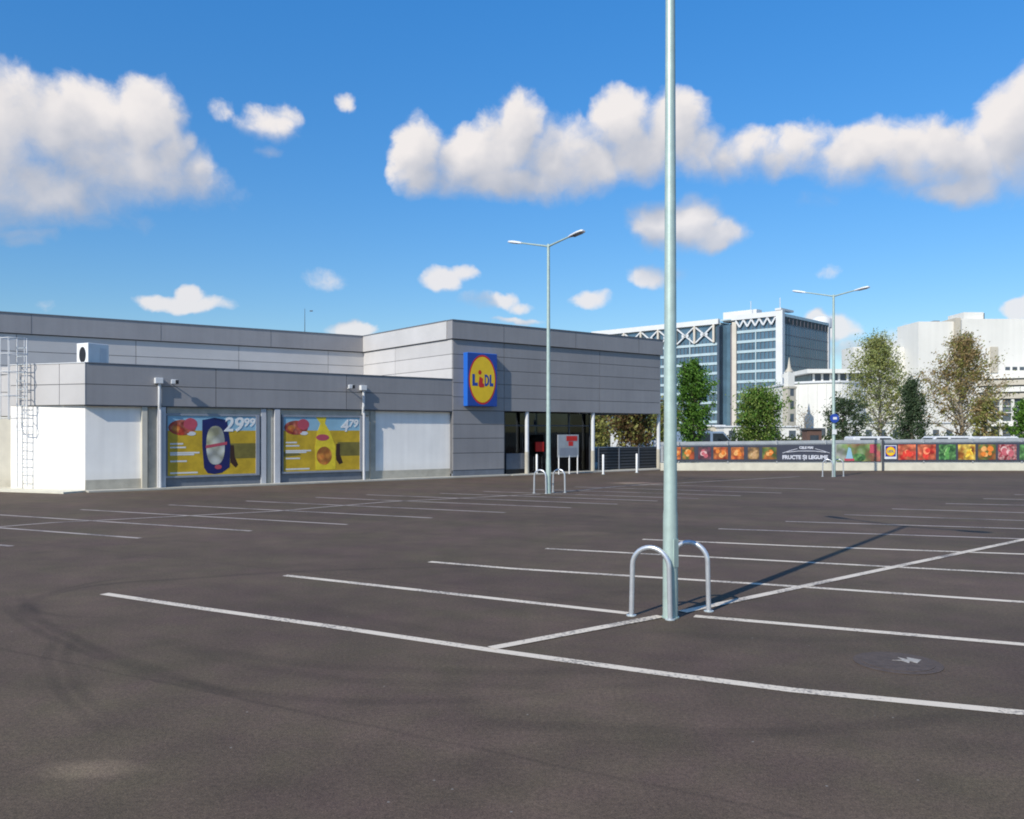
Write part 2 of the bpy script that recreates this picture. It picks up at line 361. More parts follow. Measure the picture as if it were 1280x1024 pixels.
# far double row in front of the store
vec = Vector((7.65, -3.6))
for i, e in enumerate([(15, 683), (175, 673), (314, 664), (434, 656), (540, 647.7), (632, 641), (714, 635), (772, 630.5), (822, 626.5), (873, 623.5), (926, 620), (977, 616.5), (1030, 612)]):
    E_ = Vector(G(*e)); S = E_-vec*(.98 if i < 8 else .85)
    fm = lambda p: (CX+FPX*p.x/p.y, HY+FPX*CAMH/p.y)
    line([fm(S), e], w=.12, z=.004, m='wornpaint')
line([(-300, 682), (0, 659), (62, 654), (200, 647), (344, 639.5), (480, 628), (676, 618)], w=.12, z=.008, m='wornpaint')
line([(692, 616.5), (770, 608.5), (1000, 596)], w=.12, z=.008, m='wornpaint')

# manhole with a splash of paint
mh = G(1122, 829); M['splash'] = mat('paint_splash', (.34, .31, .27), .8, 0, .4, 20)
hb = MB(); pts = [(.36*math.cos(k*math.pi/14), .36*math.sin(k*math.pi/14)) for k in range(28)]
hb.prism(pts, 0, .006, 'darkgrey')
M['manhole'] = mat('manhole_iron', (.080, .058, .046), .85, 0, .25, 14, bump=.3)
hb = MB(); hb.prism(pts, .002, .006, 'manhole')
pts2 = [(.29*math.cos(k*math.pi/14), .29*math.sin(k*math.pi/14)) for k in range(28)]
root = empty('manhole_cover', (mh[0]+.0, mh[1], 0), 0, 'dark round manhole cover in the asphalt with a pale paint splash', 'manhole cover')
hb.build('rim', root); hb = MB(); hb.prism(pts2, .006, .010, 'manhole'); hb.build('lid', root)
hb = MB(); sp = [(.12+.10*math.cos(k*.52)*(1+.5*math.sin(k*2.3)), .05+.07*math.sin(k*.52)*(1+.6*math.cos(k*3.1))) for k in range(12)]
hb.prism(sp, .011, .013, 'splash'); hb.build('paint_splash', root)

# ------------------------------------------------------------------ the store
store = empty('supermarket_building', (K.x, K.y, 0), TH, 'long grey clad supermarket with white rendered annex and glazed entrance', 'supermarket')
LA, WB, LB = 14.6, 13.25, 8.08
ZA, ZB, ZF, ZO = 4.27, 6.84, 2.88, 2.93
Mw = (-14.6*0, 0)
Lw = Vector(W2(-LA, 0)); Mwd = Lw+Vector((-.945, .33))*3.3
Ml = LOC(*Mwd); Ll = (-LA, 0.0)
Mr = LOC(*(Mwd+Vector((.1, .95)).normalized()*.55)); Nr = LOC(*(Mwd+Vector((.1, .95)).normalized()*.55+Vector((-9, .6))))

def panels(bld, P, Q, rows, length, th=.035, gap=.022, z_of=None, first=None, m='clad'):
    P = Vector(P); Q = Vector(Q); T = (Q-P).length; d = (Q-P)/T
    cuts = [0]; x = first or length
    while x < T-.4: cuts.append(x); x += length
    cuts.append(T)
    for r in range(len(rows)-1):
        for i in range(len(cuts)-1):
            a, c = cuts[i]+gap/2*(i > 0), cuts[i+1]-gap/2*(i < len(cuts)-2)
            bld.edge(P+d*a, P+d*c, 0, th, rows[r]+gap/2, rows[r+1]-gap/2, m)
# high block core
b = MB()
b.box(0, WB, .0, 24, ZO, 6.45, 'gap'); b.box(0, 2.8, 0, 24, .16, ZO-.003, 'gap')
b.box(2.8, 7.9, 6, 24, 0, ZO-.003, 'midgrey'); b.box(7.7, 7.9, .5, 5.99, 0, ZO-.003, 'darkgrey')
b.build('block_core', store)
b = MB()
panels(b, (0, 0), (WB, 0), [ZO, 3.52, 4.14, 4.76, 5.38, 6.02], 6.0, first=2.8)
panels(b, (0, 0), (2.8, 0), [.3, 1.05, 1.7, 2.32, ZO-.01], 6)
panels(b, (0, LB), (0, 0), [4.05, 4.76, 5.38, 6.02], 4.6, first=3.2, m='clad_sunlit')
panels(b, (WB, 0), (WB, 24), [ZO, 3.52, 4.14, 4.76, 5.38, 6.02], 6)
b.build('cladding', store)
b = MB()
b.box(0, 2.8, -.02, .1, 0, .295, 'midgrey'); b.build('block_plinth', store)
# parapet band of the high block
b = MB()
b.edge((-.10, 0), (WB+.1, 0), -.3, .13, 6.05, ZB, 'clad')
b.edge((0, LB), (0, .301), -.3, .13, 6.05, ZB, 'clad_sunlit')
b.edge((WB, .302), (WB, 24), -.3, .13, 6.05, ZB, 'clad')
b.edge((-.12, 0), (WB+.12, 0), -.32, .16, ZB, ZB+.035, 'midgrey'); b.edge((0, LB), (0, .33), -.32, .16, ZB, ZB+.035, 'midgrey')
b.build('parapet', store)
for x in (2.7, 7.1, 11.5): b = MB(); b.box(x, x+.015, -.136, -.128, 6.06, ZB-.005, 'gap'); b.build('parapet_joint', store)
# main hall behind the annex
b = MB(); b.box(-42, -.001, LB, 24, 0, 6.0, 'gap'); b.build('hall_core', store)
b = MB(); panels(b, (-42, LB), (-.0, LB), [3.9, 4.62, 5.32, 6.02], 4.5, first=4.0, m='clad_sunlit'); panels(b, (-.0, 0), (0, 0), [1, 2], 1) if False else None
b.edge((-42, LB), (-.14, LB), -.3, .13, 6.05, ZB-.002, 'clad'); b.edge((-42, LB), (-.16, LB), -.32, .16, ZB-.002, ZB+.033, 'midgrey')
for x in range(-40, 0, 5): b.box(x, x+.015, LB-.136, LB-.128, 6.06, ZB-.01, 'gap')
for i, v in enumerate(b.v):
    if v[2] > 5.9: b.v[i] = (v[0], v[1], v[2]-.0085*abs(v[0]))
    elif v[2] > 5.2: b.v[i] = (v[0], v[1], v[2]-.0075*abs(v[0]))
b.build('hall_wall', store)
b = MB(); b.box(.305, WB-.31, .31, 24, 6.46, 6.50, 'roof'); b.build('roof', store)
b = MB(); b.box(-42, .30, LB+.31, 24, 6.405, 6.45, 'roof')
for i, v in enumerate(b.v):
    if v[0] < -1: b.v[i] = (v[0], v[1], 6.03 if v[2] < 6.43 else 6.07)
b.build('roof', store)
# hall core top follows the falling roof line
# annex
b = MB(); b.box(-LA+.15, -.002, .25, LB-.01, 3.95, 4.0, 'roof')
b.prism([Mr, (-LA+.16, .25), (-LA+.16, LB-.01), (Nr[0], LB-.01), Nr], 3.95, 4.0, 'roof'); b.build('annex_roof', store)
b = MB(); b.edge((-LA, 0), (0, 0), -.25, -.03, ZF+.06, ZA-.01, 'gap'); b.edge(Ml, Ll, -.2, -.0, ZF+.06, ZA-.01, 'gap')
zm = (ZF+ZA)/2
panels(b, (-LA, .03), (-.0, .03), [ZF, zm, ZA], 5.2, first=4.3)
panels(b, Ml, Ll, [ZF, zm, ZA], 5, th=.03, first=2.2, m='clad_sunlit')
panels(b, Nr, Mr, [ZF-.35, zm-.2, ZA], 5, th=.03, m='clad_sunlit')
b.edge(Nr, Mr, -.2, -.001, ZF-.35, ZA-.01, 'gap')
b.edge((-LA+.02, .03), (-.02, .03), -.3, .06, ZA, ZA+.03, 'midgrey'); b.edge(Ml, Ll, -.3, .05, ZA, ZA+.028, 'offwhite')
b.build('fascia', store)
b = MB(); b.box(-LA+.0, -.0, .03, .24, ZF-.025, ZF, 'midgrey'); b.build('soffit', store)
b = MB(); b.box(-LA+.02, -.002, .2, .45, .38, ZF-.03, 'render'); b.edge(Ml, (-LA+.02, .2), -.25, .0, .0, ZF-.002, 'render')
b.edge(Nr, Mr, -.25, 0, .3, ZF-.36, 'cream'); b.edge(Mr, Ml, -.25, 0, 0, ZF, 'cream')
b.build('rendered_wall', store)
b = MB(); b.box(-LA+.03, -.002, .188, .44, 0, .38, 'plinth'); b.edge(Nr, Mr, -.25, .01, 0, .3, 'plinth'); b.build('plinth', store)

# piers, frames, posters on the annex front
def pier(x0, x1, m, b0, z0=0, z1=ZF-.03, name='pier'):
    b = MB(); b.box(apx(x0, b0), apx(x1, b0), b0, .199, z0, z1, m); return b.build(name, store, .008)
pier(177.5, 184.5, 'cream', .06); pier(185, 197, 'plinth', .15); pier(197.5, 207.5, 'paleframe', .02)
pier(326.5, 333, 'paleframe', .06); pier(334, 341, 'cream', .12); pier(343.5, 350.5, 'paleframe', .02)
pier(463, 469.5, 'plinth', .10)
b = MB()
for x0, x1 in ((208.5, 326), (351, 462)):
    a0, a1 = apx(x0, .1), apx(x1, .1); b.box(a0, a1, .10, .198, ZF-.24, ZF-.032, 'plinth')
b.build('lintel', store)
b = MB()
for x0, x1 in ((208, 326), (351, 452)):
    b.box(apx(x0, .12), apx(x1, .12), .13, .19, .0, .66, 'midgrey')
b.build('base_panel', store)

def poster(x0, x1, yt, yb, label, kind):
    fb = .06
    a0, a1 = apx(x0, fb), apx(x1, fb); am = (a0+a1)/2
    zt, zb = zpx(yt, am, fb), zpx(yb, am, fb); w, h = a1-a0, zt-zb
    p = W2(a0, fb); r = empty('advert_poster', (p[0], p[1], zb), TH, label, 'poster', 'advertising posters on the annex wall')
    b = MB(); t = .07
    b.box(-t, w+t, 0, .10, -t, 0, 'bluegrey'); b.box(-t, w+t, 0, .1, h, h+t, 'bluegrey'); b.box(-t, 0, 0, .1, 0, h, 'midgrey'); b.box(w, w+t+.06, -.02, .1, -t, h+t, 'bluegrey')
    b.build('frame', r)
    b = MB(); b.box(0, w, .03, .09, 0, h*.75, 'poster_yellow'); b.box(0, w, .03, .09, h*.75, h, 'poster_sky'); b.build('printed_sheet', r)
    def poly(pts, m, d, name):
        b = MB(); n = len(pts); b.add([(x*w, .03-d, z*h) for x, z in pts]+[(x*w, .03, z*h) for x, z in pts], [tuple(range(n))]+[(i, i+n, (i+1) % n+n, (i+1) % n) for i in range(n)], m); return b.build(name, r)
    def ell(cx, cz, rx, rz, m, d, name, n=24, e=1.0):
        f = lambda v: math.copysign(abs(v)**e, v)
        return poly([(cx+rx*f(math.cos(2*math.pi*k/n)), cz+rz*f(math.sin(2*math.pi*k/n))) for k in range(n)], m, d, name)
    poly([(.66, .27), (1, .27), (1, .53), (.7, .53)], 'poster_olive', .002, 'shadow_strip')  # olive strip paints the shadow of a bar across the sheet
    ell(.16, .80, .15, .13, 'meat', .003, 'food_picture'); ell(.25, .86, .075, .10, 'packred', .005, 'pepper_picture'); ell(.10, .78, .05, .07, 'packorange', .006, 'food_slice'); ell(.18, .74, .06, .05, 'meat', .007, 'food_slice'); ell(.26, .70, .05, .035, 'offwhite', .006, 'dip_bowl')
    for k, (zz, ww) in enumerate(((.53, .14), (.47, .17), (.38, .32), (.35, .26), (.24, .18), (.045, .30))):
        poly([(.03, zz-.013), (.03+ww, zz-.013), (.03+ww, zz+.013), (.03, zz+.013)], 'offwhite', .003, 'text_line')
    if kind == 0:
        poly([(.38, .93), (.52, .97), (.66, .93), (.70, .5), (.69, .12), (.6, .03), (.52, .01), (.44, .03), (.40, .12), (.38, .5)], 'packblue', .006, 'blue_pack')
        ell(.53, .50, .105, .33, 'packwhite', .009, 'pack_label', 28, .8)
        poly([(.42, .45), (.66, .51), (.66, .56), (.42, .50)], 'packred', .012, 'pack_band'); ell(.56, .13, .04, .04, 'packred', .012, 'pack_seal')
        poly([(.70, .5), (.74, .5), (.75, .3), (.79, .16), (.76, .11), (.70, .2)], 'brownfig', .004, 'dark_bottle')
        text('29', h*.34, 'white', r, (w*.735, .022, h*.845), (R(90), 0, 0), offset=.015, sx=1.0, shear=.15)
        text('99', h*.20, 'white', r, (w*.92, .022, h*.885), (R(90), 0, 0), offset=.012, shear=.15)
    else:
        poly([(.41, 1.0), (.55, 1.0), (.53, .88), (.60, .72), (.67, .45), (.67, .02), (.41, .02), (.40, .45), (.43, .72), (.47, .88)], 'packyellow', .006, 'yellow_bottle')
        ell(.50, .62, .085, .06, 'packred', .009, 'bottle_label'); ell(.52, .28, .10, .17, 'packorange', .009, 'fruit_picture')
        poly([(.68, .5), (.73, .5), (.73, .3), (.77, .14), (.72, .11), (.68, .2)], 'brownfig', .004, 'dark_bottle')
        poly([(.0, .36), (.16, .36), (.23, .30), (0, .27)], 'poster_olive', .002, 'grey_patch')
        text('4', h*.32, 'white', r, (w*.79, .022, h*.83), (R(90), 0, 0), offset=.013, shear=.15)
        text('79', h*.20, 'white', r, (w*.91, .022, h*.88), (R(90), 0, 0), offset=.012, shear=.15)
    return r
poster(209.5, 320, 520, 593.5, 'yellow advertising poster showing a dark blue pack, nearer the white annex corner', 0)
poster(354.5, 450, 521.5, 588.5, 'yellow advertising poster showing a yellow bottle, nearer the shop sign', 1)

# downpipes with hoppers
for xh, xd in ((199, 201), (454, 455.5)):
    a = apx(xd, -.05)
    b = MB(); ah = apx(xh, -.05)
    b.tube([(ah, -.09, 3.66), (ah, -.09, 3.05), (ah+.02, -.02, 2.9), (ah+.05, .08, 2.7)], .055, 'offwhite', 10)
    b.box(ah-.16, ah+.10, -.19, -.01, 3.66, 3.86, 'offwhite')
    b.build('downpipe', store, .01)
    b = MB(); b.tube([(a, -.02, 2.75), (a, -.02, 0)], .055, 'paleframe', 10); b.build('downpipe', store)
# wall floodlights
for x, y, lab in ((218, 477.5, 'dark floodlight on the fascia beside the left downpipe hopper'), (439, 483.5, 'small floodlight on the fascia left of the hopper nearest the shop sign')):
    a = apx(x, -.3); p = W2(a, -.28); z = zpx(y, a, -.3)
    r = empty('floodlight', (p[0], p[1], z), TH, lab, 'floodlight', 'floodlights on the annex fascia')
    b = MB(); b.prism([(-.13, -.09), (.13, -.09), (.09, .07), (-.09, .07)], -.08, .08, 'offwhite'); b.build('housing', r, .02)
    b = MB(); b.box(.02, .12, -.11, -.095, -.07, .07, 'black'); b.build('lens', r)
    b = MB(); b.tube([(0, .07, 0), (0, .27, -.06)], .02, 'offwhite', 8); b.build('bracket', r)

# entrance: glass, columns, interior
b = MB(); gB = .42
b.box(2.8, 7.7, gB+.02, 6, .0, .03, 'pavefloor'); b.build('shop_floor', store)
cols = [630, 658, 684, 711, 737]
b = MB()
for i in range(len(cols)-1):
    b.box(apx(cols[i], gB)+.03, apx(cols[i+1], gB)-.03, gB, gB+.012, .06, ZO-.06, 'glass')
b.build('entrance_glass', store)
b = MB()
for x in cols: a = apx(x, gB); b.box(a-.03, a+.03, gB-.03, gB+.05, .0, ZO-.005, 'darkgrey')
b.box(apx(cols[0], gB), apx(cols[-1], gB), gB-.02, gB+.04, 2.25, 2.31, 'darkgrey')
b.build('door_frame', store)
b = MB(); b.box(apx(631, gB), apx(656, gB), gB-.12, gB-.035, .25, .98, 'midgrey'); b.box(apx(631, gB), apx(656, gB), gB-.10, gB-.04, .02, .24, 'black'); b.build('low_panel', store)
b = MB(); b.box(2.82, 7.68, 5.9, 5.98, .1, 2.6, 'shelf'); b.box(3.2, 5.0, 2.5, 3.1, .1, 1.6, 'shelf'); b.box(5.6, 6.4, 2.0, 2.7, .1, 1.5, 'shelf'); b.build('shop_shelf', store)
for x, bb, name in ((660.5, -.02, 'column'), (743, -.02, 'column'), (825, .1, 'column')):
    a = apx(x, bb); b = MB()
    b.tube([(a, bb+.11, 0.0), (a, bb+.11, 1.05)], .105, 'plinth', 14); b.tube([(a, bb+.11, 1.05), (a, bb+.11, ZO-.003)], .095, 'offwhite', 14); b.build(name, store)
# red crate panel inside the entrance
b = MB(); b.box(apx(670, .3), apx(680, .3), .30, .36, 1.05, 1.5, 'red'); b.build('red_notice', store)

# dark slatted barrier below the open canopy
a0, a1 = apx(748, .6), apx(822, .6); p = W2(a0, .6)
r = empty('trolley_barrier', (p[0], p[1], 0), TH, 'low dark slatted trolley barrier under the open canopy', 'barrier')
b = MB(); w = a1-a0
b.box(0, w, .03, .06, .05, 1.15, 'black'); b.build('backing_panel', r)
b = MB()
for k in range(7): b.box(0, w, -.0, .028, .12+k*.155, .17+k*.155, 'darkgrey')
b.box(0, w, -.02, .07, 1.152, 1.19, 'midgrey'); b.build('rail', r)
for k in range(4):
    b = MB(); x = w*k/3; b.box(x-.03, x+.03, -.03, -.001, 0, 1.15, 'midgrey'); b.build('post', r)

# notice board
bd = -.9; a0, a1 = apx(697.5, bd), apx(723.5, bd); p = W2(a0, bd)
r = empty('notice_board', (p[0], p[1], 0), TH, 'white notice board with red corner standing before the entrance doors', 'notice board')
w = a1-a0; zt, zb = zpx(543.5, a0, bd), zpx(572, a0, bd)
b = MB(); b.box(0, w, 0, .05, zb, zt, 'fencemetal'); b.build('board', r, .01)
b = MB(); b.box(w*.40, w*.92, -.006, -.001, zb+(zt-zb)*.72, zt-.06, 'red'); b.box(w*.5, w*.72, -.006, -.001, zb+(zt-zb)*.5, zb+(zt-zb)*.70, 'red'); b.build('red_print', r)
b = MB(); b.box(w*.08, w*.9, -.005, -.001, zb+.08, zb+(zt-zb)*.42, 'bluegrey'); b.build('grey_print', r)
for f in (.05, .55, .95):
    b = MB(); b.tube([(w*f, .02, 0), (w*f, .02, zb+.1)], .03, 'white', 10); b.build('post', r)
# bollards
def mk_bollard():
    r = empty('bollard', (0, 0, 0), 0, 'x', 'bollard', 'white bollards along the store entrance')
    b = MB(); b.tube([(0, 0, 0), (0, 0, .9), (0, 0, .93)], [.05, .05, .03], 'white', 14); b.build('post', r)
    b = MB(); b.tube([(0, 0, .002), (0, 0, .02)], .085, 'galvlight', 14); b.build('base_plate', r); return r
bo = mk_bollard()
labs = ['white bollard left of the distant hooped lamp post before the entrance', 'white bollard just right of the white entrance column', 'white bollard in front of the dark slatted barrier, far from the doors']
for i, (x, y) in enumerate(((671, 592.5), (754, 593), (796, 591))):
    g = G(x, y); 
    if i == 0: bo.location = (*g, 0); bo['label'] = labs[0]
    else: copy_thing(bo, (*g, 0), labs[i])
# apron kerbs
b = MB(); b.edge((-LA, .0), (3.0, 0), -.18, .45, .0, .05, 'kerb'); tag(b.build('kerb', None), kind='structure'); o = D.objects['kerb']; o.location = (K.x, K.y, 0); o.rotation_euler = (0, 0, TH)
b = MB(); b.edge(Nr, Mr, 0, 1.4, 0, .05, 'concrete'); b.edge(Ml, Ll, 0, .9, 0, .048, 'concrete'); o = tag(b.build('apron'), kind='structure'); o.location = (K.x, K.y, 0); o.rotation_euler = (0, 0, TH)
b = MB(); b.box(2.9, WB+.3, -.55, 11, .0, .035, 'kerb'); o = tag(b.build('forecourt'), kind='structure'); o.location = (K.x, K.y, 0); o.rotation_euler = (0, 0, TH)

# shop sign
sb = -.32; a0, a1 = apx(584, sb), apx(621.5, sb); w = a1-a0; am = (a0+a1)/2
zt, zb = zpx(441.5, am, sb), zpx(508, am, sb); h = zt-zb
p = W2(am, sb); r = empty('shop_sign', (p[0], p[1], (zt+zb)/2), TH, 'square blue illuminated shop sign with yellow disc and red rim', 'sign')
b = MB(); b.box(-w/2, w/2, 0, .30, -h/2, h/2, 'blue_sunlit'); b.build('box', r, .02)
b = MB(); b.box(-w/2+.03, w/2-.03, -.006, -.001, -h/2+.03, h/2-.03, 'blue'); b.build('face_panel', r)
def disc(rx, rz, d, m, name):
    b = MB(); n = 48; b.add([(rx*math.cos(2*math.pi*k/n), d, rz*math.sin(2*math.pi*k/n)) for k in range(n)], [tuple(range(n))], m); return b.build(name, r)
rr = min(w, h)/2
disc(w/2*.90, h/2*.93, -.010, 'red', 'red_ring'); disc(w/2*.83, h/2*.86, -.014, 'yellow', 'yellow_disc')
def poly3(pts, m, name):
    b = MB(); n = len(pts); b.add([(x*w, -.018, z*h) for x, z in pts], [tuple(range(n))], m); return b.build(name, r)
t = .055
poly3([(-.34, .10), (-.34+t*1.5, .10), (-.34+t*1.5, -.06), (-.16, -.06), (-.16, -.12), (-.34, -.12)], 'blue', 'letter')
poly3([(-.13, -.06), (-.10, .06), (.01, .02), (-.0, -.06), (.05, -.08), (.05, -.14), (-.09, -.15), (-.13, -.12)], 'red', 'letter')
poly3([(-.09+.055*math.cos(k*.63), .135+.045*math.sin(k*.63)) for k in range(10)], 'red', 'letter')
dpts = [(.07, .10), (.14, .10), (.20, .06), (.22, -.01), (.20, -.08), (.14, -.12), (.07, -.12)]
poly3(dpts, 'blue', 'letter')
b = MB(); b.add([(x*w, -.0185-.002, z*h) for x, z in [(.105, .05), (.14, .05), (.165, .02), (.17, -.01), (.165, -.04), (.14, -.07), (.105, -.07)]], [tuple(range(7))], 'yellow'); b.build('letter_counter', r)
poly3([(.235, .10), (.29, .10), (.29, -.06), (.36, -.06), (.36, -.12), (.235, -.12)], 'blue', 'letter')

# rooftop air conditioner
p = W2(-14.42, .55)
r = empty('air_conditioner', (p[0], p[1], 4.0), TH+.42, 'white air conditioning unit with black fan on the annex roof corner', 'air conditioner')
b = MB(); b.box(0, .80, 0, .60, .12, 1.0, 'white'); b.build('casing', r, .02)
b = MB(); n = 20; b.add([(-.012, .28+.17*math.cos(2*math.pi*k/n), .60+.27*math.sin(2*math.pi*k/n)) for k in range(n)], [tuple(range(n))[::-1]], 'black'); b.build('fan', r)
b = MB(); b.box(.05, .15, .05, .55, 0, .12, 'darkgrey'); b.build('foot', r); b = MB(); b.box(.65, .75, .05, .55, 0, .12, 'darkgrey'); b.build('foot', r)
b = MB(); b.box(.45, .70, -.012, -.002, .35, .85, 'offwhite'); b.build('panel', r)

# caged ladder
dl = (Mwd-Lw).normalized(); nl = Vector((dl.y, -dl.x)); 
if nl.y > 0: nl = -nl
lp = Lw+dl*2.62
r = empty('caged_ladder', (lp.x, lp.y, 0), math.atan2(-dl.y, -dl.x), 'white metal ladder with safety cage fixed to the left annex wall', 'ladder')
b = MB()   # local x along the wall (towards the corner), -y outwards
for x in (-.22, .22): b.tube([(x, -.15, .1), (x, -.15, 5.15)], .022, 'offwhite', 8)
b.build('stringer', r)
for k in range(17):
    b = MB(); b.tube([(-.22, -.15, .35+k*.28), (.22, -.15, .35+k*.28)], .014, 'galvlight', 6); b.build('rung', r)
hoop = lambda z: [(.22, -.15, z), (.34, -.35, z), (.33, -.62, z), (.17, -.82, z), (-.17, -.82, z), (-.33, -.62, z), (-.34, -.35, z), (-.22, -.15, z)]
for z in (2.45, 3.2, 4.0, 4.6, 5.12):
    b = MB(); b.tube(hoop(z), .015, 'offwhite', 6); b.build('cage_hoop', r)
for q in (1, 3, 4, 6):
    b = MB(); x, y, _ = hoop(0)[q]; b.tube([(x, y, 2.4), (x, y, 5.15)], .015, 'offwhite', 6); b.build('cage_bar', r)
# roof antenna and vent
a = apx(381, LB+1); p = W2(a, LB+1)
b = MB(); b.tube([(0, 0, 5.9), (0, 0, 8.15)], [.025, .01], 'darkgrey', 6); b.box(.25, .4, -.02, .02, 8.0, 8.05, 'darkgrey')
o = b.build('lightning_rod', None, loc=(p[0], p[1], 0)); tag(o, 'thin dark lightning rod rising above the long grey roof', 'lightning rod')
a = apx(702, 1.5); p = W2(a, 1.5); b = MB(); b.tube([(0, 0, 6.4), (0, 0, 7.05)], .08, 'offwhite', 10); b.tube([(0, 0, 7.05), (0, 0, 7.12)], .14, 'offwhite', 10)
tag(b.build('roof_vent', None, loc=(p[0], p[1], 0)), 'small pale vent pipe above the roof right of the hooped lamp', 'vent')

# ------------------------------------------------------------------ street lamps
def mk_lamp():
    r = empty('street_lamp', (0, 0, 0), TH, 'x', 'street lamp', 'double armed street lamps in the car park')
    b = MB(); n = 20; b.tube([(0, 0, 0), (0, 0, 1.1), (0, 0, 1.16), (0, 0, 8.05)], [.082, .078, .072, .046], 'galv', n); b.build('pole', r)
    b = MB(); b.tube([(0, 0, .0), (0, 0, .012)], .095, 'galv', 20); b.build('base_plate', r)
    b = MB(); b.box(-.035, .035, -.084, -.070, .55, .85, 'galv'); b.build('hatch', r)
    for s, ln, rise in ((1, 2.0, .46), (-1, 1.62, .16)):
        b = MB(); b.tube([(0, 0, 7.98), (0, s*.25, 8.0+rise*.10), (0, s*(ln-.5), 8.0+rise*.78)], [.035, .032, .026], 'galv', 10); b.build('arm', r)
        # head: flattened tapered shell
        b = MB(); secs = [(-.62, .05, .045), (-.5, .09, .06), (-.2, .13, .075), (.0, .12, .065), (.06, .06, .035)]
        vs = []; m_ = 12; L0 = ln
        for (t, ww, hh) in secs:
            for k in range(m_):
                an = 2*math.pi*k/m_; zz = math.sin(an)*hh*(1 if math.sin(an) > 0 else .45)
                vs.append((ww*math.cos(an), s*(L0+t), 8.0+rise*(1+t/ln)+zz))
        fs = [(i*m_+k, i*m_+(k+1) % m_, (i+1)*m_+(k+1) % m_, (i+1)*m_+k) for i in range(len(secs)-1) for k in range(m_)]
        b.add(vs, fs, 'lamp', True); b.add(vs[:m_], [tuple(range(m_))], 'lamp'); b.add(vs[-m_:], [tuple(range(m_))], 'lamp')
        hd = b.build('lamp_head', r)
        b = MB(); z0 = 8.0+rise*(1-.45/ln)-.036; z1 = 8.0+rise*(1-.05/ln)-.036
        b.quad((-.09, s*(L0-.45), z0), (.09, s*(L0-.45), z0), (.09, s*(L0-.05), z1), (-.09, s*(L0-.05), z1), 'lampglass'); b.build('lamp_glass', hd)
    return r
lampA = mk_lamp()
bases = [(1.703, 9.19), (PX(685.5, 27.6), 27.6), (PX(1042, 37.8), 37.8)]
labs = ['near galvanised lamp post crossing the whole picture height between two hoops', 'double armed lamp post standing in front of the store entrance', 'distant double armed lamp post before the dark fence banner']
lampA.location = (*bases[0], 0); lampA['label'] = labs[0]
lamps = [lampA]+[copy_thing(lampA, (*bases[i], 0), labs[i]) for i in (1, 2)]

def mk_hoop():
    hd = Vector((.38, -.2)).normalized(); 
    r = empty('guard_hoop', (0, 0, 0), math.atan2(hd.y, hd.x), 'x', 'guard hoop', 'steel guard hoops around the lamp posts')
    b = MB(); w2 = .205; top = .755-w2
    pts = [(-w2-.012, 0, -.02), (-w2, 0, top)]+[(-w2*math.cos(k*math.pi/14), 0, top+w2*math.sin(k*math.pi/14)) for k in range(1, 14)]+[(w2, 0, top), (w2+.012, 0, -.02)]
    b.tube(pts, .027, 'steel', 14); b.build('tube', r)
    b = MB()
    for s in (-1, 1): b.tube([(s*(w2+.012), 0, .002), (s*(w2+.012), 0, .012)], .055, 'galvlight', 14)
    b.build('foot_plate', r)
    return r
hp = mk_hoop(); offA, offB = (-.215, -.02), (.29, .40)
hl = [('steel hoop left of the near lamp post, closest to the camera', 'steel hoop behind the near lamp post on its right'),
      ('small hoop left of the lamp post before the entrance', 'small hoop right of the lamp post before the entrance'),
      ('tiny hoop left of the distant lamp post by the fence banner', 'tiny hoop right of the distant lamp post by the fence banner')]
for i, bs in enumerate(bases):
    for k, of in enumerate((offA, offB)):
        loc = (bs[0]+of[0]*(1 if i == 0 else 1.25), bs[1]+of[1], 0)
        if i == 0 and k == 0: hp.location = loc; hp['label'] = hl[0][0]
        else: copy_thing(hp, loc, hl[i][k])
# blue sign hung on the distant lamp post
bx, by = bases[2]
r = empty('road_sign', (bx, by-.09, 0), 0, 'small blue sign with pale plate below on the distant lamp post', 'sign')
b = MB(); n = 18; b.tube([(.0, -.03, HZ(523, by)), (.0, -.001, HZ(523, by))], .20, 'signblue', 20); b.build('sign_face', r)
b = MB(); b.box(-.1, .1, -.02, -.001, HZ(543, by), HZ(537, by), 'offwhite'); b.build('plate', r)
b = MB(); b.box(-.07, .10, -.036, -.031, HZ(524.5, by), HZ(521.5, by), 'offwhite'); b.build('arrow', r)

# ------------------------------------------------------------------ fence with banners
FY = 43.6
fr = empty('boundary_fence', (7.6, FY, 0), 0, 'long pale railed fence on a low concrete wall across the back of the car park', 'fence')
b = MB(); b.box(0, 44, .0, .22, 0, .40, 'concrete'); b.build('low_wall', fr, .01)
fh = lambda x: 1.46+.20*min(x/18.5, 1.3)
b = MB(); vs = [(0, .05, fh(0)-.07), (44, .05, fh(44)-.07), (44, .12, fh(44)-.07), (0, .12, fh(0)-.07)]
def rail(b, x0, x1, z0, z1, y0, y1, m):
    n = 12
    for i in range(n):
        a, c = x0+(x1-x0)*i/n, x0+(x1-x0)*(i+1)/n
        b.add([(a, y0, z0(a)), (c, y0, z0(c)), (c, y1, z0(c)), (a, y1, z0(a)), (a, y0, z1(a)), (c, y0, z1(c)), (c, y1, z1(c)), (a, y1, z1(a))],
              [(0, 3, 2, 1), (4, 5, 6, 7), (0, 1, 5, 4), (1, 2, 6, 5), (2, 3, 7, 6), (3, 0, 4, 7)], m)
b = MB(); rail(b, 0, 44, lambda x: fh(x)-.16, lambda x: fh(x), .04, .10, 'fencemetal'); b.build('top_rail', fr)
b = MB(); rail(b, 0, 44, lambda x: .43, lambda x: fh(x)-.163, .065, .075, 'fencemetal'); b.build('mesh_panel', fr)
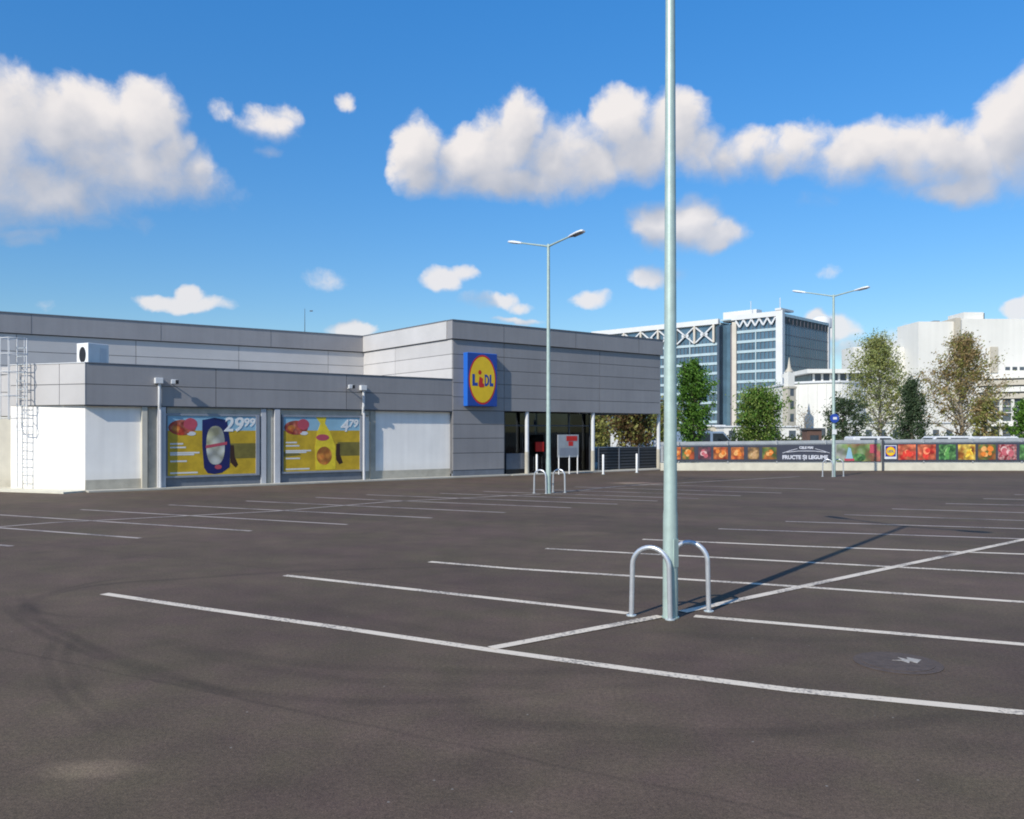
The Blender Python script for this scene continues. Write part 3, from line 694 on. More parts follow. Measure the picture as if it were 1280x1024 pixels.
for k in range(18):
    b = MB(); x = k*2.5+.9; b.box(x-.03, x+.03, -.035, .038, .41, fh(x)+.02, 'fencemetal'); b.build('post', fr)
fx = lambda px: PX(px, FY-.08)
for n_, c1, c2 in (('acc_or', (.70, .20, .03), (.75, .38, .12)), ('acc_red', (.70, .05, .03), (.80, .25, .12)), ('acc_gr', (.10, .30, .07), (.28, .50, .18)), ('acc_ye', (.85, .60, .06), (.70, .35, .03)), ('acc_tan', (.50, .30, .14), (.60, .42, .22)), ('acc_pk', (.50, .12, .14), (.62, .40, .38))):
    M[n_] = mat(n_, c1, .5, 0, .25, 9); M[n_+'2'] = mat(n_+'2', c2, .5, 0, .25, 9)
def picture(r, x0, x1, z0, z1, m):
    b = MB(); b.box(x0, x1, -.012, -.002, z0, z1, m); rnd = random.Random(int(x0*97)); w = x1-x0; h = z1-z0
    acc = {'fruit_orange': ('acc_or', 1.0), 'fruit_orange_green': ('acc_or', .9), 'tomato': ('acc_red', 1.0), 'greens': ('acc_gr', 3.0), 'banana': ('acc_ye', 3.2), 'root_veg': ('acc_tan', 3.0), 'salami': ('acc_pk', 1.2), 'berry': ('acc_pk', 1.0)}[m]
    for k in range(5):
        rad = rnd.uniform(.13, .22)*min(w, h)*(1.0 if acc[1] < 2 else .55); cx_, cz_ = rnd.uniform(x0+w*.28, x1-w*.28), rnd.uniform(z0+h*.28, z1-h*.28); an = rnd.uniform(.5, 2.4); st = acc[1]
        if st > 2: st = 2.3
        pts = []
        for q in range(14):
            u_, v_ = rad*st*math.cos(q*.4488), rad*math.sin(q*.4488); pts.append((min(max(cx_+u_*math.cos(an)-v_*math.sin(an), x0), x1), -.013-.0012*(k+1), min(max(cz_+u_*math.sin(an)+v_*math.cos(an), z0), z1)))
        b.add(pts, [tuple(range(14))], acc[0] if k % 2 == 0 else acc[0]+'2')
    return b.build('food_picture', r)
def fm_(n, c, s=5): M[n] = foodmat(n, c, s); return n
P_or = fm_('fruit_orange', [(.55, .10, .03), (.65, .22, .06), (.35, .05, .02)]); P_og = fm_('fruit_orange_green', [(.6, .18, .04), (.10, .20, .05), (.5, .1, .03)], 3)
P_pu = fm_('berry', [(.25, .05, .08), (.12, .06, .08), (.3, .12, .12)]); P_tan = fm_('root_veg', [(.42, .25, .12), (.12, .07, .04), (.5, .3, .12)], 3)
P_rd = fm_('tomato', [(.65, .06, .04), (.75, .22, .10), (.55, .03, .02)], 4); P_gr = fm_('greens', [(.05, .16, .05), (.16, .38, .12), (.04, .12, .04)], 6)
P_ye = fm_('banana', [(.75, .40, .03), (.85, .62, .12), (.35, .12, .02)], 4); P_me = fm_('salami', [(.45, .06, .08), (.55, .3, .28), (.3, .03, .04)], 8)
P_mix = fm_('picnic', [(.40, .40, .36), (.20, .32, .10), (.45, .12, .10)], 2.2)
b0 = 7.72
r = empty('fence_banner', (b0, FY-.045, 0), 0, 'dark fence banner with orange fruit pictures and white lettering', 'banner', 'banners hung along the boundary fence')
w = fx(1041)-b0; b = MB(); rail(b, 0, w, lambda x: .50, lambda x: fh(x)-.20, 0, .01, 'bannerdark'); b.build('sheet', r)
for x0, x1, m in ((843, 851, P_or), (853, 868, P_og), (873, 889, P_pu), (892, 910, P_or), (914, 930, P_or), (935, 949, P_tan), (953, 971, P_og)):
    picture(r, fx(x0)-b0, fx(x1)-b0, .58, 1.20, m)
cxm = fx(1008)-b0
text('FRUCTE ŞI LEGUME', .265, 'text', r, (cxm-.06, -.012, .68), (R(90), 0, 0), offset=.012, sx=1.0)
text('CELE MAI', .17, 'text', r, (cxm, -.012, 1.17), (R(90), 0, 0), offset=.008)
b = MB()
for s in (-1, 1): b.tube([(cxm+s*.45, -.012, 1.12), (cxm+s*.8, -.012, 1.03), (cxm+s*1.2, -.012, .9)], .016, 'text', 5)
b.tube([(cxm-1.0, -.012, .94), (cxm-.4, -.012, 1.0), (cxm+.4, -.012, 1.0), (cxm+1.0, -.012, .94)], .02, 'text', 5); b.build('ornament', r)
bb0 = fx(1046)
r = empty('fence_banner', (bb0, FY-.045, 0), 0, 'pale fence banner printed with a bright picnic picture, right of the lamp post', 'banner', 'banners hung along the boundary fence')
w = fx(1101)-bb0; o_ = bb0-7.6; b = MB(); rail(b, 0, w, lambda x: .48, lambda x: fh(x+o_)-.20, 0, .01, P_mix); b.build('sheet', r)
b = MB(); b.add([(.45, -.012, .55), (.85, -.012, .55), (.72, -.012, 1.15), (.6, -.012, 1.2)], [(0, 1, 2, 3)], 'poster_sky'); b.build('blue_figure', r)
b = MB(); b.add([(1.15+.33*math.cos(k*.45), -.012, .68+.2*math.sin(k*.45)) for k in range(14)], [tuple(range(14))], P_gr); b.build('green_figure', r)
b = MB(); b.box(w-.55, w-.2, -.012, -.002, .9, 1.35, 'packred'); b.build('red_figure', r); b = MB(); b.box(.4, .9, -.014, -.003, .5, .62, 'packred'); b.build('red_figure', r)
bb0 = fx(1103.5)
r = empty('fence_banner', (bb0, FY-.045, 0), 0, 'dark fence banner with round yellow logo, tomatoes and greens at right', 'banner', 'banners hung along the boundary fence')
w = fx(1400)-bb0; o2 = bb0-7.6; b = MB(); rail(b, 0, w, lambda x: .50, lambda x: fh(x+o2)-.20, 0, .01, 'bannerdark'); b.build('sheet', r)
b = MB(); b.box(fx(1106)-bb0, fx(1121)-bb0, -.012, -.002, .60, 1.30, 'offwhite'); b.box(fx(1107)-bb0, fx(1120)-bb0, -.016, -.012, .72, 1.26, 'blue'); b.build('logo_panel', r)
lx = fx(1113.5)-bb0
for rad, d, m, n_ in ((.25, -.018, 'red', 'logo_ring'), (.225, -.021, 'yellow', 'logo_disc')):
    b = MB(); b.add([(lx+rad*math.cos(k*.2618), d, .99+rad*math.sin(k*.2618)) for k in range(24)], [tuple(range(24))], m); b.build(n_, r)
text('LIDL', .17, 'blue', r, (lx, -.024, .99), (R(90), 0, 0), offset=.006, extrude=.001)
for x0, x1, m in ((1123, 1145, P_rd), (1147.5, 1170, P_rd), (1174, 1195, P_gr), (1198, 1219.5, P_ye), (1223, 1245, P_og), (1248, 1271, P_me), (1275, 1297, P_gr), (1300, 1322, P_or)):
    picture(r, fx(x0)-bb0, fx(x1)-bb0, .56, 1.34, m)
b = MB(); b.box(-.04, .04, -.06, .0, 0, 1.62, 'darkgrey'); b.build('end_post', r)
# fence seen through the canopy
b = MB(); b.box(0, 9, 0, .08, 0, .9, 'midgrey'); b.box(0, 9, -.02, .1, .9, 1.0, 'offwhite')
o = b.build('rear_fence', None, loc=(1.0, 56, 0)); tag(o, 'plain grey fence seen far behind the open canopy', 'fence')

# ------------------------------------------------------------------ trees
M['leaf_green'] = leafmat('leaf_green', (0.05, 0.12, 0.015), (0.14, 0.28, 0.04))
M['leaf_bush'] = leafmat('leaf_bush', (.10,.15,.03), (.26,.34,.08))
M['leaf_pine'] = leafmat('leaf_pine', (0.035, 0.06, 0.028), (0.09, 0.13, 0.06))
M['leaf_pale'] = leafmat('leaf_pale', (.18,.21,.06), (.38,.42,.16))
M['leaf_brown'] = leafmat('leaf_brown', (.22,.15,.06), (.42,.31,.15))
M['leaf_olive'] = leafmat('leaf_olive', (.16,.17,.04), (.34,.33,.10))
M['leaf_redbrown'] = leafmat('leaf_redbrown', (.08,.045,.02), (.17,.11,.04))

def tree(name, x, Y, ytop, wpx, prof, nleaf, ls, lm, label, cat='tree', group=None, bark='bark', trunk=.14, nb=26, rise=.8, lm2=None, spread=.10, base=.12, trunkwob=.03, clump=10, jag=.28):
    h = HZ(ytop, Y); w = wpx/FPX*Y; X = PX(x, Y); rnd = random.Random(int(x*13+Y))
    r = empty(name, (X, Y, 0), rnd.uniform(0, 6), label, cat, group)
    b = MB(); tp = [(rnd.uniform(-1, 1)*trunkwob*h*i/6, rnd.uniform(-1, 1)*trunkwob*h*i/6, h*.93*i/6) for i in range(7)]
    b.tube(tp, [trunk*(1-i/6.6) for i in range(7)], bark, 7); b.build('trunk', r)
    b = MB(); lb = MB(); tips = []
    for k in range(nb):
        t = base+(1-base)*((k+rnd.random())/nb)**.9; z0 = t*h*.92; R_ = prof(t)*w/2
        an = k*2.4+rnd.uniform(-.5, .5); q = min(6, int(z0/(h*.93)*6)); f = z0/(h*.93)*6-q
        p0 = Vector(tp[q]).lerp(Vector(tp[min(q+1, 6)]), f); ln = R_*rnd.uniform(1-jag*1.3, 1+jag)
        zt = min(h*.99, z0+ln*rise*rnd.uniform(.6, 1.2)); p2 = Vector((p0.x+math.cos(an)*ln, p0.y+math.sin(an)*ln, zt))
        pm = p0.lerp(p2, .5)+Vector((0, 0, -.04*ln)); b.tube([p0, pm, p2], [trunk*.30*(1.15-t), trunk*.2*(1.15-t), .012], bark, 5, False)
        for j in range(clump):
            s = rnd.uniform(.30, 1.05); c = p0.lerp(p2, s) if s > .5 else p0.lerp(pm, s*2)
            c = c+Vector([rnd.gauss(0, spread*w*.6) for _ in range(2)]+[rnd.gauss(0, spread*w*.6)]); tips.append(c)
            if rnd.random() < .35: b.tube([p0.lerp(p2, s*.8), c], [.014, .006], bark, 3, False)
    b.build('branch', r)
    per = max(1, nleaf//len(tips))
    b1, b2 = MB(), MB()
    for c in tips:
        cs = rnd.choice((.35, .6, 1.0, 1.5))*spread*w*.8; bb_ = b1 if (lm2 is None or rnd.random() < .6) else b2
        for _ in range(per):
            o = c+Vector((rnd.gauss(0, cs), rnd.gauss(0, cs), rnd.gauss(0, cs*.8)))
            if o.z < .3: continue
            n = Vector((rnd.gauss(0, 1), rnd.gauss(0, 1), rnd.gauss(0, 1)+.5)).normalized(); a = n.orthogonal().normalized(); cc = n.cross(a); s = ls*rnd.uniform(.5, 1.2)
            bb_.add([o-a*s, o-cc*s*.5, o+a*s, o+cc*s*.5], [(0, 1, 2, 3)], lm if bb_ is b1 else lm2)
    b1.build('crown', r)
    if lm2: b2.build('crown', r)
    return r
egg = lambda t: max(.08, math.sin(math.pi*min(1, max(0, (t*.94+.04)))**.75)**.75)
cone = lambda t: max(.06, 1.05*(1-t)**.8)
colm = lambda t: .25+.75*math.sin(math.pi*min(1, t*.86+.1))**.6 if t < .8 else max(.15, (1-t)*4.2)
bush = lambda t: max(.15, math.sqrt(max(0, 1-(1.9*t-.95)**2))*1.0)
tall = lambda t: max(.10, .98-(t-.25)*1.12) if t > .25 else .70+1.1*t
TG = 'trees beyond the boundary fence'
tree('columnar_tree', 866, 55, 447, 42, colm, 15000, .095, 'leaf_green', 'narrow bright green columnar tree right of the near lamp post', group=TG, rise=1.2, nb=60, spread=.09, trunk=.12, clump=14)
tree('bushy_tree', 948, 60, 489, 54, bush, 14000, .105, 'leaf_bush', 'rounded green tree in front of the glass office tower corner', group=TG, nb=44, spread=.11, clump=12, lm2='leaf_green')
tree('pine_tree', 1054, 76, 496, 50, lambda t: bush(t)*.95, 5000, .12, 'leaf_pine', 'open dark pine just right of the blue sign', group=TG, nb=26, rise=.35, spread=.085, clump=9, base=.25)
tree('pale_tree', 1100, 78, 415, 98, tall, 17000, .11, 'leaf_pale', 'tall airy pale green tree, left of the two tallest trees', group=TG, bark='palebark', nb=60, rise=.9, spread=.06, clump=15, trunk=.2, lm2='leaf_olive')
tree('conifer_tree', 1140, 72, 468, 50, cone, 12000, .10, 'leaf_pine', 'dark pointed conifer between the two tallest trees', group=TG, nb=50, rise=.1, spread=.085, clump=12)
tree('brown_tree', 1203, 76, 414, 104, tall, 17000, .11, 'leaf_brown', 'tall sparse tree with brown spring foliage before the large white building', group=TG, bark='palebark', nb=70, rise=.9, spread=.055, clump=15, trunk=.24, lm2='leaf_olive')
tree('young_tree', 1232, 70, 500, 34, bush, 2600, .14, 'leaf_olive', 'low olive young tree at the foot of the tall brown tree', group=TG, nb=26, spread=.11, clump=8, lm2='leaf_brown')
tree('green_tree', 1283, 72, 500, 34, bush, 3500, .15, 'leaf_green', 'small green tree cut by the right edge of the photo', group=TG, nb=30, spread=.11)
tree('bare_tree', 1006, 90, 510, 30, bush, 350, .10, 'leaf_brown', 'small nearly bare tree before the curved white building', group=TG, bark='palebark', nb=34, spread=.1, clump=7)
tree('red_brown_tree', 790, 66, 500, 60, bush, 6500, .17, 'leaf_redbrown', 'red brown tree seen through the open canopy', group=TG, nb=44, spread=.12, clump=12, lm2='leaf_olive')
tree('olive_tree', 745, 74, 500, 50, bush, 4500, .17, 'leaf_olive', 'olive green tree behind the canopy column', group=TG, nb=36, spread=.12, clump=10)
tree('olive_tree', 832, 78, 508, 40, bush, 4000, .17, 'leaf_olive', 'olive green tree far behind the near lamp post', group=TG, nb=36, spread=.12, clump=10, lm2='leaf_bush')
# clipped hedge band along the street far behind
M['hedge'] = leafmat('leaf_hedge', (.03, .05, .018), (.10, .13, .04))
b = MB(); rnd = random.Random(5)
for k in range(9000):
    x = rnd.uniform(2, 62); z = abs(rnd.gauss(0, .75))+.2; 
    if z > 1.9+.5*math.sin(x*.9)*math.sin(x*.37+1): continue
    o = Vector((x, 92+rnd.gauss(0, .5), z)); n = Vector((rnd.gauss(0, 1), rnd.gauss(0, 1), rnd.gauss(0, 1))).normalized(); a = n.orthogonal().normalized(); c = n.cross(a); s = .22*rnd.uniform(.5, 1.2)
    b.add([o-a*s, o-c*s*.6, o+a*s, o+c*s*.6], [(0, 1, 2, 3)], 'hedge')
tag(b.build('shrubs'), 'low uneven shrubs growing along the street behind the fence', 'shrubs', kind='stuff')

# ------------------------------------------------------------------ vans behind the fence
def van(x, Y, body, label, L=4.6, H=1.62, rz=0, name='parked_van'):
    r = empty(name, (PX(x, Y), Y, 0), rz, label, 'van', 'vans parked beyond the fence')
    W = 1.9; prof = [(-L/2, .35), (-L/2, H*.93), (-L/2+.15, H), (L/2-1.75, H), (L/2-1.1, H*.62), (L/2-.1, H*.50), (L/2, H*.42), (L/2, .35)]
    b = MB(); n = len(prof); b.add([(a, -W/2, z) for a, z in prof]+[(a, W/2, z) for a, z in prof], [tuple(range(n)), tuple(range(n, 2*n))[::-1]]+[(i, i+n, (i+1) % n+n, (i+1) % n) for i in range(n)], body); b.build('body', r, .05)
    for s in (-1, 1):
        b = MB(); y = s*(W/2+.004); q = [(L/2-1.2, H*.63), (L/2-1.8, H*.93), (L/2-2.6, H*.93), (L/2-2.6, H*.63)]
        b.add([(a, y, z) for a, z in q], [(0, 1, 2, 3)], 'carglass'); b.add([(a, y, z) for a, z in [(L/2-2.8, H*.63), (L/2-2.8, H*.92), (-L/2+.5, H*.92), (-L/2+.5, H*.63)]], [(0, 1, 2, 3)], 'carglass'); b.build('side_window', r)
    b = MB(); b.add([(L/2-1.08, -.8, H*.64), (L/2-1.08, .8, H*.64), (L/2-1.68, .75, H*.955), (L/2-1.68, -.75, H*.955)], [(0, 1, 2, 3)], 'carglass'); b.build('windscreen', r)
    for sx in (-L/2+.9, L/2-.9):
        for s in (-1, 1):
            b = MB(); b.tube([(sx, s*(W/2-.2), .34), (sx, s*(W/2+.01), .34)], .34, 'tyre', 18); wh = b.build('wheel', r)
            b = MB(); b.tube([(sx, s*(W/2+.01), .34), (sx, s*(W/2+.02), .34)], .19, 'galvlight', 12); b.build('rim', wh)
    for s in (-1, 1):
        b = MB(); b.box(L/2-.02, L/2+.01, s*.7-.14, s*.7+.14, H*.34, H*.42, 'offwhite'); b.build('headlight', r)
    return r
van(888, 62, 'vanblue', 'blue grey van behind the fence beside the columnar green tree', rz=.25, H=2.0)
van(1098, 66, 'vanwhite', 'white van behind the fence under the tall pale tree', H=1.62)
van(1172, 64, 'vanwhite', 'white van behind the fence between conifer and brown tree', rz=3.14, H=1.66)
van(1254, 66, 'vanwhite', 'white van behind the fence right of the brown tree', H=1.62)
van(800, 72, 'vanwhite', 'white van glimpsed through the open canopy', H=2.0, rz=.3)
# brown kiosk board
b = MB(); r = empty('brown_kiosk', (PX(1018, 70), 70, 0), 0, 'small dark brown kiosk behind the fence before the curved building', 'kiosk')
b.box(-.6, .6, 0, 1.2, 0, 2.15, 'brownboard'); b.build('wall', r); b = MB(); b.box(-.75, .75, -.15, 1.35, 2.152, 2.28, 'darkgrey'); b.build('roof', r); b = MB(); b.box(-.35, .35, -.012, -.002, 1.1, 1.7, 'carglass'); b.build('window', r)

# ------------------------------------------------------------------ glass office tower
C0 = Vector((94.1, 300.0)); dF = Vector((-.722, .692)); dR = Vector((.692, .722))
tw = empty('office_tower', (C0.x, C0.y, 0), 0, 'tall glass office tower with white bands and white roof trusses', 'office building')
def T(s, o=0, t=0):  # s along left face, o outwards, t along right face
    p = dF*s-dR*o+dR*t; return (p.x, p.y)
TH_ = 44.6
def tbox(b, s0, s1, o0, o1, z0, z1, m): b.prism([T(s0, o0), T(s1, o0), T(s1, o1), T(s0, o1)][::-1], z0, z1, m)
def rbox(b, t0, t1, o0, o1, z0, z1, m):
    f = lambda t, o: tuple(dR*t-dF*o); b.prism([f(t0, o0), f(t1, o0), f(t1, o1), f(t0, o1)], z0, z1, m)
b = MB(); tbox(b, .5, 18.6, -39, -.6, 0, 43.2, 'towerglass'); tbox(b, 18.6, 21, -39, -3, 0, 42, 'core'); tbox(b, 21.01, 24, -39, -2.8, 0, 41.8, 'towerglass'); tbox(b, 24, 84, -39, -.6, 0, 41.5, 'towerglass'); b.build('glass_core', tw)
b = MB(); rbox(b, .6, 39, .001, .35, 0, 40.2, 'towerglass_dark'); b.build('side_glazing', tw)
fl = 3.62
b = MB()
for k in range(11):
    z = 1.5+k*fl
    tbox(b, 1.4, 16.9, -.6, -.25, z, z+.95, 'spandrel')
    if z < 35: tbox(b, 24.9, 84, -.6, -.25, z, z+.95, 'spandrel')
b.build('spandrel', tw)
b = MB()
for s in [1.4+i*1.55 for i in range(11)]: tbox(b, s, s+.12, -.6, -.3, 0, 40.5, 'core')
for s in [25+i*1.6 for i in range(37)]: tbox(b, s, s+.12, -.6, -.3, 0, 36, 'core')
for s in (9.2, 36.5, 48, 60): tbox(b, s, s+.35, -.55, -.15, 0, 38, 'spandrel')
b.build('mullion', tw)
b = MB()
for k in range(1, 12): rbox(b, .7, 39, .35, .42, k*fl, k*fl+.22, 'core')
for i in range(1, 19): rbox(b, i*2.05, i*2.05+.1, .35, .40, 0, 40, 'core')
b.build('side_mullion', tw)
b = MB(); tbox(b, -1.2, 1.3, -1.2, .6, 0, TH_, 'towerwhite'); b.build('column', tw)
b = MB(); tbox(b, 17.0, 18.7, -2, .1, 0, 42, 'towercream'); b.build('column', tw)
b = MB(); rbox(b, 38.6, 40, -1, .7, 0, 42.0, 'towerwhite'); b.build('column', tw)
b = MB(); tbox(b, 24, 24.9, -3, .0, 0, 41, 'towerglass_dark'); b.build('column', tw)
b = MB(); tbox(b, 1.3, 18.8, -.9, .5, 42.6, TH_-.2, 'towerwhite'); tbox(b, 24.2, 84, -.9, .5, 41.9, 43.8, 'towerwhite'); tbox(b, 10, 23.5, -6, -2, 42.5, 46.2, 'towerwhite'); rbox(b, 1.3, 39, -.8, .6, 42.6, 43.6, 'spandrel'); rbox(b, -.8, 9, -1.5, .8, TH_+.01, TH_+.7, 'towerwhite')
tbox(b, 24, 84, -38, -.91, 41.6, 42.5, 'spandrel'); tbox(b, 1.3, 24, -38, -.91, 43.0, 43.5, 'spandrel')
b.build('roof', tw)
b = MB(); rbox(b, 1.3, 38.6, -.5, .45, 40.2, 42.6, 'black'); b.build('roof_gallery', tw)
for i in range(12):
    b = MB(); rbox(b, 3+i*3, 3.4+i*3, .46, .55, 40.2, 42.6, 'core'); b.build('gallery_post', tw)
def beam(b, s0, z0, s1, z1, th=.5, m='towerwhite', o=.35):
    d = Vector((s1-s0, z1-z0)).normalized(); n = Vector((-d.y, d.x))*th/2
    q = [(s0+n.x, z0+n.y), (s1+n.x, z1+n.y), (s1-n.x, z1-n.y), (s0-n.x, z0-n.y)]
    vs = [(*T(s, o), z) for s, z in q]+[(*T(s, -.2), z) for s, z in q]
    b.add(vs, [(0, 1, 2, 3), (7, 6, 5, 4), (0, 4, 5, 1), (1, 5, 6, 2), (2, 6, 7, 3), (3, 7, 4, 0)], m)
b = MB()
for i in range(7):
    s = 26.2+i*8.2; beam(b, s, 35.2, s, 41.9, 0.8, 'towercream', .5)
    if i < 6:
        beam(b, s+.5, 35.6, s+7.7, 41.3, .5); beam(b, s+.5, 41.3, s+7.7, 35.6, .5)
        beam(b, s+2.6, 38.45, s+5.6, 38.45, 1.0)
b.build('truss', tw); b = MB()
for i in range(5):
    s = 1.6+i*3.1; beam(b, s, 42.4, s+1.55, 39.9, .55); beam(b, s+3.1, 42.4, s+1.55, 39.9, .55)
b.build('truss', tw)
b = MB(); b.box(-.1, .1, -.1, .1, 44, 49, 'offwhite')
b.tube([(-8, 8, 43), (-8, 8, 49)], .12, 'offwhite', 6); b.build('mast', tw)
# rooftop drum
b = MB(); px_ = dR*39; b.tube([(px_.x-1, px_.y+3, 42), (px_.x-1, px_.y+3, 45.5), (px_.x-1, px_.y+3, 46.3)], [3.6, 3.6, 2.4], 'towerwhite', 20); b.build('roof_drum', tw)

# ------------------------------------------------------------------ curved white building
Y0 = 150.0
X0, X1 = PX(992, Y0), PX(1082, Y0)
r = empty('curved_building', (X0, Y0, 0), 0, 'low curved white building with a canopied rooftop pavilion', 'building')
def arc(x0, x1, bulge, n, y0=0): return [(x0+(x1-x0)*i/n, y0-bulge*math.sin(math.pi*i/n)) for i in range(n+1)]
w = X1-X0; A = arc(0, w, 4.0, 20)
b = MB(); b.prism(A+[(w, 25), (0, 25)], 0, HZ(480, Y0), 'farwhite'); b.build('wall', r)
b = MB(); A2 = arc(-.2, w+.2, 4.1, 20, -.15); b.prism(A2+[(w+.2, 24), (-.2, 24)], HZ(480, Y0)+.01, HZ(477.5, Y0), 'towerwhite'); b.build('cornice', r)
b = MB()
for i in range(1, 20, 2):
    x, y = A[i]; b.box(x-.05, x+.05, y-.06, y+.3, 0, HZ(481, Y0), 'farwhite')
b.build('pilaster', r)
px0 = PX(1012, Y0)-X0
b = MB(); b.box(px0+1, w+2, 2, 14, HZ(477, Y0), HZ(466.5, Y0), 'farglass'); b.build('pavilion', r)
b = MB()
for i in range(7): x = px0+1.2+i*1.5; b.box(x, x+.35, 1.8, 2.1, HZ(477, Y0), HZ(466.5, Y0), 'farwhite')
b.build('pavilion_column', r)
b = MB(); b.box(px0-.2, w+3, .6, 15, HZ(466, Y0), HZ(461, Y0), 'farwhite'); b.build('pavilion_roof', r)
for i in (2, 4, 6, 8):
    x, y = A[i]; b = MB(); b.box(x-.5, x+.5, y-.35, y+.3, 1.2, 2.6, 'farglass'); b.build('window', r)
# slim turret
Y1 = 140; xt = PX(986.5, Y1)
r = empty('slim_turret', (xt, Y1, 0), .3, 'slim pale stone turret with spire before the tower glass', 'turret')
b = MB(); s = .75; z1 = HZ(486, Y1); b.box(-s, s, -s, s, 0, z1, 'farcream'); b.build('shaft', r)
b = MB(); b.box(-s*1.15, s*1.15, -s*1.15, s*1.15, z1+.003, z1+.35, 'farcream'); b.box(-.6, .6, -.6, .6, z1+.355, HZ(465, Y1), 'farwhite'); b.build('lantern', r)
b = MB(); b.tube([(0, 0, HZ(465, Y1)), (0, 0, HZ(460, Y1)), (0, 0, HZ(447, Y1))], [.75, .3, .05], 'farcream', 8); b.build('spire', r)
for k in range(4):
    b = MB(); b.box(-.35, .35, -s-.02, -s+.1, 1.5+k*2.1, 2.8+k*2.1, 'farglass'); b.build('window', r)
# low annex left of turret bottom
# ------------------------------------------------------------------ large white building
Y2 = 165.0; X2 = PX(1082, Y2)
r = empty('white_complex', (X2, Y2, 0), 0, 'large stepped white building with banded terraces at the right edge', 'building')
fx2 = lambda p: PX(p, Y2)-X2
b = MB(); b.box(0, fx2(1148), 6, 12, 0, HZ(430, Y2), 'farwhite'); b.box(fx2(1148), fx2(1192), 0, 9, 0, HZ(402, Y2), 'farwhite'); b.box(fx2(1192)+.003, fx2(1198), -.9, 8.5, 0, HZ(398, Y2), 'farcream')
b.box(fx2(1198)+.006, fx2(1420), -.4, 8.8, 0, HZ(399, Y2), 'farwhite'); b.box(fx2(1208), fx2(1233), 1, 7, HZ(399, Y2), HZ(389.5, Y2), 'farwhite')
b.build('wall', r)
b = MB(); b.box(fx2(1233)+.1, fx2(1236), 1.5, 6, HZ(399, Y2), HZ(390, Y2), 'darkgrey'); b.build('roof_plant', r)
b = MB(); b.box(fx2(1236), fx2(1245), -.7, .5, HZ(466, Y2), HZ(434, Y2), 'farcream'); b.build('recess', r)
for i in range(5):
    b = MB(); x = fx2(1255+i*9); b.box(x, x+.9, -.46, 0, HZ(463, Y2), HZ(459, Y2), 'farglass'); b.build('window', r)
# curved terraces
def terr(b, z0, z1, x0, bul, y0, m): 
    x0_, x1_ = fx2(x0), fx2(1460); b.prism(arc(x0_, x1_, bul, 24, y0)+[(x1_, 1), (x0_, 1)], z0, z1, m)
b = MB(); terr(b, 0, HZ(469, Y2), 1222, 9, -.5, 'farglass'); b.build('terrace_glazing', r)
zz = HZ(469, Y2)
for i in range(4):
    b = MB(); y = 469+i*8.2; terr(b, HZ(y+5.6, Y2), HZ(y-.5, Y2), 1220, 9.8+i*.1, -.7, 'farwhite' if i % 2 == 0 else 'farcream'); b.build('terrace_band', r)
b = MB(); terr(b, HZ(533, Y2), HZ(527, Y2), 1216, 10.5, -.9, 'farwhite'); b.build('canopy', r)
b = MB()
A = arc(fx2(1220), fx2(1460), 9.4, 24, -.6)
for x, y in A[1:-1]: b.box(x-.22, x+.22, y-.15, y+.2, 0, HZ(500, Y2), 'farwhite')
for z in (508, 516): terr(b, HZ(z+.8, Y2), HZ(z, Y2), 1221, 9.25, -.6, 'farwhite')
b.build('window_frame', r)
for x, y_ in ((1168, 399), (1180, 397.5)):
    b = MB(); b.box(fx2(x), fx2(x)+1.2, 4, 6, HZ(402, Y2), HZ(y_, Y2), 'midgrey'); b.build('roof_unit', r)
# low far buildings that close the horizon left and right
for i, (x0, x1, Y, yt, m, lab) in enumerate(((820, 905, 130, 533, 'farcream', 'low cream building low on the horizon left of the office tower'), (905, 1000, 125, 534, 'farwhite', 'low white building at the foot of the office tower'), (1060, 1230, 140, 529, 'farwhite', 'low white street building behind the tall trees'))):
    r = empty('low_building', (PX(x0, Y), Y, 0), 0, lab, 'building'); w = PX(x1, Y)-PX(x0, Y); h = HZ(yt, Y)
    b = MB(); b.box(0, w, 0, 8, 0, h, m); b.build('wall', r); b = MB(); b.box(-.2, w+.2, -.2, 8.2, h, h+.2, 'offwhite'); b.build('roof', r)
    n = int(w/2.2)
    for k in range(n):
        b = MB(); b.box(k*2.2+.7, k*2.2+1.7, -.02, .05, 1.0, min(h-.5, 2.3), 'farglass'); b.build('window', r)

